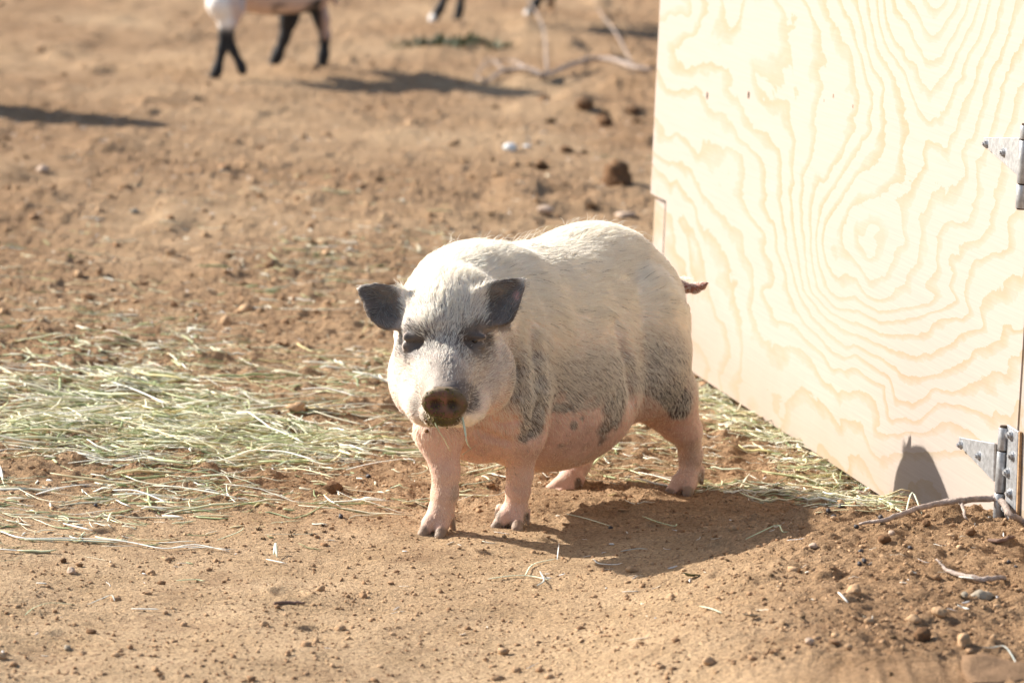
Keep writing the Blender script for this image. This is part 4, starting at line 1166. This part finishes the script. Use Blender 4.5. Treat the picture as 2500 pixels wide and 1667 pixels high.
def tube(name, P, R, mat, parent=None, seg=7, flat=1.0, jit=0.0, seed=0):
    """closed tapered tube through points P with radii R"""
    P = np.asarray(P, float); n = len(P); rg = np.random.default_rng(seed)
    T = np.gradient(P, axis=0); T /= np.linalg.norm(T, axis=1, keepdims=True)
    A = np.cross(T, [0, 0, 1.0]); bad = np.linalg.norm(A, axis=1) < 1e-3; A[bad] = [1, 0, 0]; A /= np.linalg.norm(A, axis=1, keepdims=True)
    Bv = np.cross(A, T); th = np.arange(seg) / seg * 2 * np.pi
    r = np.asarray(R)[:, None] * (1 + jit * rg.standard_normal((n, seg)))
    V = P[:, None] + (A[:, None] * np.cos(th)[None, :, None] + Bv[:, None] * np.sin(th)[None, :, None] * flat) * r[..., None]
    Fc = [(i * seg + j, i * seg + (j + 1) % seg, (i + 1) * seg + (j + 1) % seg, (i + 1) * seg + j) for i in range(n - 1) for j in range(seg)]
    Fc += [tuple(range(seg - 1, -1, -1)), tuple((n - 1) * seg + j for j in range(seg))]
    return link(name, mesh(name, V.reshape(-1, 3), Fc), mat, parent, smooth=True)
def path(pts, sub=6, wob=0.0, seed=0):
    """Catmull-Rom through points"""
    P = np.asarray(pts, float); P = np.vstack([2 * P[0] - P[1], P, 2 * P[-1] - P[-2]]); out = []
    for i in range(1, len(P) - 2):
        for t in np.arange(sub) / sub:
            a, b, c, d = P[i - 1], P[i], P[i + 1], P[i + 2]
            out.append(0.5 * (2 * b + (c - a) * t + (2 * a - 5 * b + 4 * c - d) * t * t + (3 * b - a - 3 * c + d) * t ** 3))
    out.append(P[-2]); out = np.array(out)
    if wob: out = out + np.random.default_rng(seed).normal(0, wob, out.shape)
    return out
def strand(pts, w, colr, label, group=None, lift=0.004, name='hay_strand', cat='hay strand'):
    P = np.array([gp(*p[:2]) + np.array([0, 0, lift + (p[2] if len(p) > 2 else 0)]) for p in pts]); P = path(P, 4)
    n = len(P); r = w * np.interp(np.linspace(0, 1, n), [0, 0.1, 0.85, 1], [0.5, 1, 0.9, 0.3])
    o = tube(name, P, r, M['hay'], seg=5, flat=0.45)
    set_col(o.data, 'tint', np.tile(colr, (len(o.data.vertices), 1))); tag(o, label, cat, group); return o
CRE = (0.86, 0.84, 0.74); GRN = (0.50, 0.58, 0.34); PGR = (0.68, 0.72, 0.52); YEL = (0.76, 0.70, 0.42); GRY = (0.52, 0.56, 0.50)
strand([(0, 1303), (60, 1322), (170, 1322), (300, 1330), (400, 1345), (475, 1340), (560, 1352)], 0.0022, CRE, 'longest pale hay stem running along the near edge of the hay patch')
strand([(60, 1326), (170, 1324), (290, 1333)], 0.0028, PGR, 'broad pale green stem lying on the longest stem')
strand([(420, 1345), (480, 1342), (565, 1351)], 0.0016, CRE, 'white stem end at the right of the longest stem')
strand([(0, 1350), (48, 1356)], 0.0022, CRE, 'short white stem cut by the left border')
strand([(155, 1287), (225, 1300)], 0.0026, CRE, 'bright white short stem above the longest stem')
strand([(683, 758), (790, 762), (880, 757)], 0.0026, (0.74, 0.66, 0.50), 'long straight straw left of the pig\'s left ear')
strand([(245, 592), (300, 594), (335, 590)], 0.0030, (0.72, 0.68, 0.46), 'thick blurred straw stub at the upper left')
strand([(650, 1372), (700, 1382)], 0.0019, CRE, 'white split straw with a forked end on smooth dirt')
strand([(668, 1362), (672, 1350, .01), (676, 1368)], 0.0022, PGR, 'curled green husk beside the split straw')
strand([(320, 1492), (360, 1495), (388, 1494)], 0.0018, CRE, 'pale tapering chip in the left foreground')
strand([(88, 1430), (114, 1432)], 0.0022, CRE, 'short white chip at the left foreground')
strand([(60, 1512), (85, 1492), (125, 1481), (190, 1483)], 0.0008, GRN, 'thin curved green stem in the left foreground')
strand([(213, 1484), (250, 1468), (272, 1465), (280, 1478)], 0.0009, GRY, 'thin bent grey stem in the left foreground')
strand([(430, 1428), (475, 1424), (500, 1430)], 0.0015, GRN, 'green and white stem bit in the left foreground')
strand([(1192, 1420), (1240, 1415), (1290, 1412), (1345, 1432)], 0.0016, PGR, 'pale green stem in the foreground below the pig')
strand([(1282, 1412), (1300, 1384), (1345, 1372), (1362, 1370)], 0.0014, PGR, 'bent green stem rising from the foreground sprig')
strand([(1360, 1372), (1364, 1346, .01)], 0.0012, CRE, 'short upright stalk end of the foreground sprig')
strand([(1318, 1402), (1328, 1425), (1310, 1440)], 0.0016, GRY, 'green grey leaf blade of the foreground sprig')
strand([(1448, 1370), (1462, 1383), (1500, 1385), (1520, 1380)], 0.0014, CRE, 'crooked white stem inside the edge of the pig\'s shadow')
strand([(1380, 1262), (1430, 1272), (1492, 1292)], 0.0016, PGR, 'pale stem lying in the pig\'s shadow')
strand([(1568, 1268), (1600, 1285), (1645, 1290), (1652, 1284)], 0.0016, GRN, 'green stem with a knot in the pig\'s shadow')
strand([(1515, 1352), (1555, 1346), (1580, 1350)], 0.0013, GRY, 'grey green leaf in the lower part of the shadow')
strand([(1820, 1323), (1860, 1308), (1898, 1292), (1910, 1308), (1925, 1312)], 0.0013, GRN, 'hooked green stem at the right end of the shadow')
strand([(2046, 1456), (2056, 1472), (2070, 1478)], 0.0020, CRE, 'white bent chip in the right foreground')
strand([(1708, 1487), (1735, 1492), (1762, 1502)], 0.0017, PGR, 'pale straw stuck to a clod in the lower right')
strand([(2337, 1486), (2352, 1492), (2365, 1500)], 0.0024, CRE, 'wedge shaped white chip below the short twig')
strand([(2340, 1417), (2395, 1427)], 0.0026, CRE, 'flat white chip tucked under the short twig')
strand([(2398, 1600), (2420, 1588), (2450, 1590), (2470, 1612), (2490, 1650)], 0.0012, GRY, 'curved blue green stem over the buried plank')
strand([(2210, 1262), (2225, 1240, .02), (2250, 1266)], 0.0015, PGR, 'bent stem leaning on the foot of the plywood')
strand([(1990, 1262), (2060, 1254), (2140, 1262)], 0.0016, YEL, 'yellow stem in front of the hay by the plywood')
strand([(1960, 1256), (2000, 1236), (2080, 1240), (2170, 1238)], 0.0016, PGR, 'long arched stem in front of the hay by the plywood')
rs = np.random.default_rng(77)
for k in range(14):
    px, py = rs.uniform(1050, 2200), rs.uniform(1120, 1255) if k % 2 else rs.uniform(1060, 1180)
    if px < 1150: px = rs.uniform(1130, 1230)
    if py > 1175 + 0.16 * max(px - 1500, 0): py = 1160
    a = rs.uniform(-30, 30)
    strand([(px, py), (px + 45, py + a * 0.35), (px + 95, py + a * 0.9)], rs.uniform(0.0013, 0.0022), [CRE, PGR, YEL][k % 3], 'loose hay stem on the dirt between the pig and the plywood', 'loose hay stems around the pig', name='hay_straw')
for k in range(18):
    px, py = rs.uniform(0, 900), rs.uniform(930, 1240); a = rs.uniform(-45, 60)
    strand([(px, py, .016), (px + 60, py + a * 0.3, .02), (px + 140, py + a * 0.8, .014)], rs.uniform(0.0014, 0.0026), [CRE, CRE, PGR, YEL][k % 4], 'long bright hay stem lying on top of the left hay patch', 'long bright stems on the left hay patch', name='hay_straw')

# wisps the pig is chewing
def wisp(pts, w, colr, label):
    P = path([at(*p) for p in pts], 5); n = len(P)
    o = tube('grass_blade', P, w * np.interp(np.linspace(0, 1, n), [0, 0.5, 1], [1, 1, 0.25]), M['hay'], seg=5, flat=0.4)
    set_col(o.data, 'tint', np.tile(colr, (len(o.data.vertices), 1))); tag(o, label, 'grass blade')
wisp([(1056, 1012, 5.915), (1068, 1045, 5.90), (1086, 1075, 5.90), (1099, 1102, 5.91)], 0.0013, (0.55, 0.60, 0.34), 'thin green blade hanging from the left of the pig\'s mouth')
wisp([(1128, 1015, 5.93), (1136, 1055, 5.91), (1140, 1080, 5.91), (1150, 1096, 5.92)], 0.0019, (0.56, 0.66, 0.50), 'broad pale green blade hanging from the right of the pig\'s mouth')
wisp([(1128, 1110, 5.92), (1150, 1095, 5.92), (1163, 1084, 5.92)], 0.0007, (0.30, 0.38, 0.22), 'fine dark blade crossing the broad one below the mouth')
# crumbs of mud on the snout and chin
for (px, py, s_, lb) in ((1041, 1052, 0.0030, 'dark crumb of mud hanging in the chin hair'), (1040, 1028, 0.0020, 'small green crumb at the left corner of the mouth')):
    p = march(PIG, px, py)
    p = p if p is not None else at(px, py, 5.98)
    o = link('mud_crumb', mesh('mud_crumb', lumpy(ICO2, 0.4, px) * s_, ICOF2), M['dark_clod']); o.location = tuple(p - FW * 0.003); tag(o, lb, 'mud crumb')

# ------------------------------------------------------------------ twigs, leaves, plank
def twig(pts, radii, label, mat='bark', name='twig', spurs=(), sub=5, lift=None, depth=None):
    P = [gp(p[0], p[1]) + np.array([0, 0, (p[2] if len(p) > 2 else 0.004)]) for p in pts]
    t = empty(name, P[0]); tag(t, label, 'branch' if name == 'branch' else 'twig')
    Q = path(P, sub, 0.0008, len(pts)); r = np.interp(np.linspace(0, 1, len(Q)), np.linspace(0, 1, len(radii)), radii)
    child(tube('stem', Q, r, M[mat], seg=8, jit=0.07, seed=3), t)
    for sp in spurs:
        S = path([gp(p[0], p[1]) + np.array([0, 0, (p[2] if len(p) > 2 else 0.004)]) for p in sp[0]], sub, 0.0006, 5)
        child(tube('side_shoot', S, np.linspace(sp[1], sp[1] * 0.35, len(S)), M[mat], seg=6, jit=0.06), t)
    return t
twig([(2098, 1285, .004), (2160, 1282, .006), (2220, 1272, .010), (2290, 1264, .014), (2340, 1262, .020), (2390, 1262, .026), (2440, 1265, .026), (2462, 1279, .016), (2500, 1286, .008), (2560, 1290, .006)],
     (0.0022, 0.0042, 0.0047, 0.0053, 0.0056, 0.0050, 0.0045), 'long pale grey twig lying on the bank in front of the plywood',
     spurs=[([(2345, 1264, .018), (2356, 1274, .008), (2364, 1282, .002)], 0.0034)])
twig([(2285, 1376), (2310, 1395), (2350, 1412), (2400, 1421), (2452, 1424)], (0.0014, 0.0034, 0.0042, 0.0036), 'short curved grey twig on the right bank below the long one')
twig([(668, 1476, .002), (700, 1477, .002), (745, 1482, .002)], (0.0022, 0.0026, 0.0018), 'small straight brown twig in the centre foreground', 'dark_twig')
twig([(2410, 1326), (2440, 1327), (2475, 1326)], (0.0028, 0.0034, 0.0026), 'dark brown twig piece on the right bank under the long twig', 'dark_twig')
twig([(1590, 186, .02), (1545, 184, .03), (1500, 172, .04), (1440, 170, .04), (1390, 180, .03), (1335, 196, .02), (1310, 190, .02), (1285, 182, .02), (1230, 186, .02), (1190, 205, .01), (1165, 198, .01)],
     (0.010, 0.010, 0.010, 0.009, 0.009, 0.008, 0.006, 0.004), 'bare dead branch lying on the dirt left of the plywood', name='branch', sub=4,
     spurs=[([(1335, 196, .02), (1325, 150, .12), (1305, 100, .12), (1290, 60, .1), (1275, 20, .08)], 0.005), ([(1545, 184, .03), (1500, 140, .1), (1470, 100, .1), (1450, 60, .1), (1430, 10, .1)], 0.005),
            ([(1285, 182, .02), (1250, 175, .04), (1200, 172, .03), (1160, 192, .01)], 0.006), ([(1230, 186, .02), (1190, 178, .05), (1150, 215, .01)], 0.005)])
def flat_leaf(px, py, w, h, rot, label, mat='leaf', name='dry_leaf', seed=0, tilt=0.3):
    p = gp(px, py); n = 14; th = np.arange(n) / n * 2 * np.pi; rg = np.random.default_rng(seed)
    r = 1 + 0.15 * rg.standard_normal(n); s = p[1] / FPX
    top = np.stack([np.cos(th) * r * w * s / 2, np.sin(th) * r * h * s / 2, 0.002 + tilt * 0.3 * w * s * np.cos(th) ** 2], -1)
    V = np.vstack([top, top - [0, 0, 0.0009], [[0, 0, 0.001]], [[0, 0, 0.0001]]])
    Fc = [(i, (i + 1) % n, 2 * n) for i in range(n)] + [((i + 1) % n + n, i + n, 2 * n + 1) for i in range(n)] + [(i, i + n, (i + 1) % n + n, (i + 1) % n) for i in range(n)]
    o = link(name, mesh(name, V, Fc), M[mat]); o.location = (p[0], p[1], p[2] + 0.004); o.rotation_euler = (-0.5, 0.1, rot); tag(o, label, 'leaf' if 'leaf' in name else 'scrap'); return o
flat_leaf(650, 1066, 62, 34, 0.2, 'dry pinkish leaf lying among the hay', seed=1)
flat_leaf(2115, 1218, 46, 18, -0.3, 'reddish scrap in the hay near the foot of the plywood', 'red_scrap' if 'red_scrap' in M else 'leaf', 'dry_leaf', 2)
flat_leaf(1685, 1415, 40, 20, 0.1, 'dark crumpled leaf on the foreground dirt right of the shadow', 'weed', 'crumpled_leaf', 3)
flat_leaf(1833, 1520, 44, 18, 0.2, 'olive brown leaf fragment in the right foreground', 'grey_stone', 'crumpled_leaf', 4)
# half-buried plank end at the lower right corner
M['old_plank'] = mat_clod('buried_wood', (0.17, 0.105, 0.06), (0.23, 0.145, 0.085))
def plank(px, py, wpx, hpx, label):
    p = gp(px, py, False); s = p[1] / FPX; w = wpx * s; th = hpx * s
    bm = bmesh.new(); bmesh.ops.create_cube(bm, size=1); bmesh.ops.scale(bm, vec=(w, 0.10, th), verts=bm.verts)
    bmesh.ops.subdivide_edges(bm, edges=bm.edges[:], cuts=9, use_grid_fill=True)
    for v in bm.verts:
        n = vnoise(np.array([[v.co.x * 18, v.co.y * 18, v.co.z * 40]]), 5)[0]; m_ = vnoise(np.array([[v.co.x * 60, v.co.y * 60, v.co.z * 60]]), 6)[0]; v.co += Vector((0.012 * n, 0.010 * n, 0.007 * n + 0.003 * m_))
        if v.co.x < -w * 0.35: v.co.z *= 0.8
    bmesh.ops.recalc_face_normals(bm, faces=bm.faces)
    me = bpy.data.meshes.new('buried_plank'); bm.to_mesh(me); bm.free()
    o = link('buried_plank', me, M['old_plank'], smooth=True); o.location = (p[0], p[1] + 0.03, p[2] - th * 0.15); o.rotation_euler = (0.10, 0.05, 0.08); tag(o, label, 'plank')
M['plank'] = mat_plain('dirty_wood', (0.33, 0.22, 0.13), 0.95, 0.1, 45, 0.4, 1.0, 0.008)
plank(2500, 1668, 280, 30, 'dirt covered plank end half buried at the lower right corner')
# low weeds far behind
def weeds(pts, label, seed):
    rg = np.random.default_rng(seed); V = []; Fc = []
    for (px, py, h) in pts:
        g = gp(px, py, False)
        for _ in range(16):
            a = rg.uniform(0, 6.28); el = rg.uniform(0.3, 1.3); L = h * rg.uniform(0.5, 1.2); w = L * 0.18
            o = g + np.array([rg.normal(0, 0.025), rg.normal(0, 0.05), 0]); d = np.array([math.cos(a) * math.cos(el), math.sin(a) * math.cos(el), math.sin(el)])
            s = np.array([-math.sin(a), math.cos(a), 0]) * w; k = len(V)
            V += [o, o + d * L * 0.5 + s, o + d * L, o + d * L * 0.5 - s]; Fc.append((k, k + 1, k + 2, k + 3))
    o = link('weed_patch', mesh('weed_patch', np.array(V), np.array(Fc)), M['weed'], kind='stuff'); tag(o, label, 'weeds')
weeds([(965 + k * 11.5 + RNG.uniform(-4, 4), 112 + RNG.uniform(-8, 8), 0.02 + 0.032 * math.sin(math.pi * min(1, k / 26))) for k in range(27)], 'low dark green weeds growing in a strip behind the goat\'s hooves', 9)

# ------------------------------------------------------------------ goats
def mat_goat():
    t = NT('goat_coat', 0.7, 0.25); c = t.coord()
    t.color(t.mix(0.4, t.attr('skin'), t.ramp(t.noise(c, 120, 4, 0.6), [(0.3, 0.3), (0.7, 0.7)]), 'OVERLAY')); t.bump(t.noise(c, 200, 4, 0.6), 0.5, 0.003)
    return t.m
M['goat'] = mat_goat()
def goat(name_label, fy, legs, body_z, paint, xr, fat=1.0):
    """legs: list of joint chains given as (photo x, height above ground, distance); the body follows above them"""
    x0, x1 = xr
    def W(px, z, d): # a point at height z above the ground near distance d, at the photo's x
        r = ray(px, 833); p = C0 + r * (d / r[1]); return np.array([p[0] , d, z])
    G = []
    bz = body_z
    A = np.array([x0, fy, bz + 0.085]); B = np.array([x1, fy + 0.06, bz + 0.09])
    G.append(Cone(A, B, 0.092 * fat, 0.095 * fat, 0.05)); G.append(Ell((A + B) / 2 - [0, 0, 0.025], (0.22, 0.105 * fat, 0.092 * fat), None, 0.04))
    N0 = A + [-0.05, 0, 0.04]; H = A + [-0.09, 0.02, 0.20]
    G.append(Cone(N0, H, 0.066, 0.042, 0.04)); G.append(Cone(H, H + [-0.11, -0.01, -0.05], 0.045, 0.026, 0.03))
    G.append(Cone(H + [0.02, 0.04, 0.03], H + [0.05, 0.12, 0.00], 0.018, 0.012, 0.012)); G.append(Cone(H + [0.02, -0.04, 0.03], H + [0.05, -0.12, 0.00], 0.018, 0.012, 0.012))
    G.append(Cone(B + [0.07, 0, 0.03], B + [0.12, 0, -0.07], 0.020, 0.010, 0.02))
    for ch in legs:
        for (p, q) in zip(ch[:-1], ch[1:]):
            G.append(Cone(np.array(p[0]), np.array(q[0]), p[1], q[1], 0.02))
    gl = np.array([A[0] - 0.50, fy - 0.62, -0.10]); gh = np.array([B[0] + 0.40, fy + 0.62, bz + 0.62])
    X, Q = animal_mesh('goat', G, 0.011, gl, gh)
    t = empty('goat', ((x0 + x1) / 2, fy, 0)); tag(t, name_label, 'goat')
    me = mesh('goat_body', X, Q); set_col(me, 'skin', paint(X)); child(link('body', me, M['goat'], smooth=True), t)
    for s in (-1, 1):
        e = H + np.array([-0.06, s * 0.045 - 0.01, 0.012]); child(link('eye', mesh('goat_eye', ICO2 * 0.011 + e, ICOF2), M['eye'], smooth=True), t)
        hn = path([H + [0.0, s * 0.022, 0.045], H + [0.04, s * 0.03, 0.10], H + [0.10, s * 0.04, 0.12]], 4)
        child(tube('horn', hn, np.linspace(0.014, 0.004, len(hn)), M['dark_twig'], seg=8), t)
    return t
def J(px, py, d, up=0.0): # joint seen at px, py at distance d
    return at(px, py, d)
K = np.array([0.022, 0.022, 0.024])
def paint1(X):
    x, y, z = project(X); n = vnoise(X * 18, 3)
    c = np.tile(np.array([0.62, 0.47, 0.40]), (len(X), 1))
    w = sstep(-(x + 10 * n), -572, -548)[:, None]; c = c * (1 - w) + np.array([0.86, 0.82, 0.77]) * w
    leg = sstep(y + 8 * n, 62, 78)[:, None]; c = c * (1 - leg) + K * leg
    hb = (sstep(y + 30 * n, 8, 22) * sstep(x, 655, 680) * (1 - sstep(x, 735, 742) * 0))[:, None]; c = c * (1 - hb) + K * hb
    br = (sstep(x, 780, 792) * sstep(-y, -105, -85))[:, None]; c = c * (1 - br) + np.array([0.50, 0.34, 0.27]) * br
    sp = (np.exp(-(((x - 556) / 12) ** 2 + ((y - 55) / 16) ** 2)) )[:, None]; c = c * (1 - sp) + np.array([0.9, 0.88, 0.85]) * sp
    hi = sstep(X[:, 2] + 0.03 * n, 0.46, 0.54)[:, None]; c = c * (1 - hi) + np.array([0.30, 0.22, 0.18]) * hi * 0.8 + c * hi * 0.2
    return c
d1, d2 = gp(522, 197, False)[1], gp(672, 162, False)[1]
def chain(pts): return [(at(x, y, d), r) for x, y, d, r in pts]
dm = (d1 + d2) / 2
def zof(px, py, d): return at(px, py, d)[2]
L1 = [chain([(545, -90, dm - .05, .075), (545, 10, d1, .060), (554, 55, d1, .030), (543, 120, d1, .017), (530, 172, d1, .018), (522, 190, d1, .021)]),
      chain([(575, -90, dm + .05, .07), (566, 20, d1 + .15, .048), (552, 85, d1 + .15, .026), (570, 125, d1 + .15, .016), (588, 160, d1 + .15, .016), (592, 172, d1 + .15, .019)]),
      chain([(720, -110, dm, .10), (712, 0, d2 - .05, .052), (706, 45, d2 - .05, .036), (694, 95, d2 - .05, .021), (678, 135, d2 - .05, .021), (668, 158, d2 - .05, .023)]),
      chain([(790, -110, dm + .1, .09), (768, 0, d2 + .05, .045), (785, 48, d2 + .05, .030), (793, 90, d2 + .05, .021), (790, 135, d2 + .05, .020), (786, 160, d2 + .05, .022)])]
xa, xb = at(585, 0, dm)[0], at(745, 0, dm)[0]
goat('goat with black legs and white chest walking left behind the pig', dm, L1, zof(640, 18, dm), paint1, (xa, xb))
def paint2(X):
    x, y, z = project(X); n = vnoise(X * 18, 4)
    c = np.tile(np.array([0.35, 0.24, 0.18]), (len(X), 1)); l = sstep(-X[:, 2], -0.40, -0.33)[:, None]; c = c * (1 - l) + K * l
    for cx, cy, rx, ry in ((1049, 46, 15, 13), (1282, 36, 13, 13)):
        w = (1 - sstep(np.sqrt(((x - cx) / rx) ** 2 + ((y - cy) / ry) ** 2), 0.7, 1.2))[:, None]; c = c * (1 - w) + np.array([0.85, 0.82, 0.78]) * w
    w = (sstep(x, 1335, 1345))[:, None]; c = c * (1 - w) + np.array([0.42, 0.27, 0.15]) * w
    return c
e1, e2 = gp(1062, 55, False)[1], gp(1288, 42, False)[1]; em = (e1 + e2) / 2
L2 = [chain([(1120, -270, em - .05, .07), (1110, -170, e1, .034), (1103, -90, e1, .026), (1092, -20, e1, .017), (1074, 22, e1, .019), (1058, 47, e1, .023)]),
      chain([(1140, -270, em + .05, .07), (1136, -170, e1 + .1, .034), (1132, -90, e1 + .1, .026), (1128, -20, e1 + .1, .017), (1122, 22, e1 + .1, .017), (1117, 47, e1 + .1, .023)]),
      chain([(1330, -280, em, .10), (1340, -170, e2, .05), (1345, -90, e2, .030), (1328, -20, e2, .020), (1306, 12, e2, .020), (1290, 35, e2, .022)]),
      chain([(1360, -280, em + .1, .09), (1370, -180, e2 + .1, .045), (1372, -100, e2 + .1, .028), (1352, -40, e2 + .1, .020), (1346, -4, e2 + .1, .018), (1344, 12, e2 + .1, .021)])]
goat('dark legged goat with white feet standing farther back near the top edge', em, L2, zof(1200, -160, em), paint2, (at(1140, 0, em)[0], at(1330, 0, em)[0]))

# a third goat stands just outside the left border; its shadow falls into the picture
d3 = 12.6
def paint3(X):
    n = vnoise(X * 9, 5)[:, None]; c = np.tile(np.array([0.30, 0.22, 0.17]), (len(X), 1)); l = sstep(-X[:, 2], -0.30, -0.24)[:, None]
    return (c * (1 - l) + K * l) * (1 + 0.2 * n)
def J3(px, z, r, dd=0.0):
    p = at(px, 833, d3 + dd); return (np.array([p[0], d3 + dd, z + g_base(p[0:1], np.array([d3]))[0]]), r)
L3 = [[J3(-530, .40, .075), J3(-535, .26, .034), J3(-545, .15, .020), J3(-552, .0, .021)],
      [J3(-490, .40, .07, .1), J3(-480, .26, .034, .1), J3(-465, .15, .019, .1), J3(-475, .0, .021, .1)],
      [J3(-290, .40, .10), J3(-275, .24, .045), J3(-250, .14, .022), J3(-262, .0, .022)],
      [J3(-270, .40, .09, .1), J3(-320, .24, .042, .1), J3(-315, .14, .022, .1), J3(-330, .0, .022, .1)]]
goat('dark goat standing just outside the left border, only its shadow in view', d3, L3, 0.30, paint3, (at(-560, 0, d3)[0], at(-310, 0, d3)[0]), 2.5)
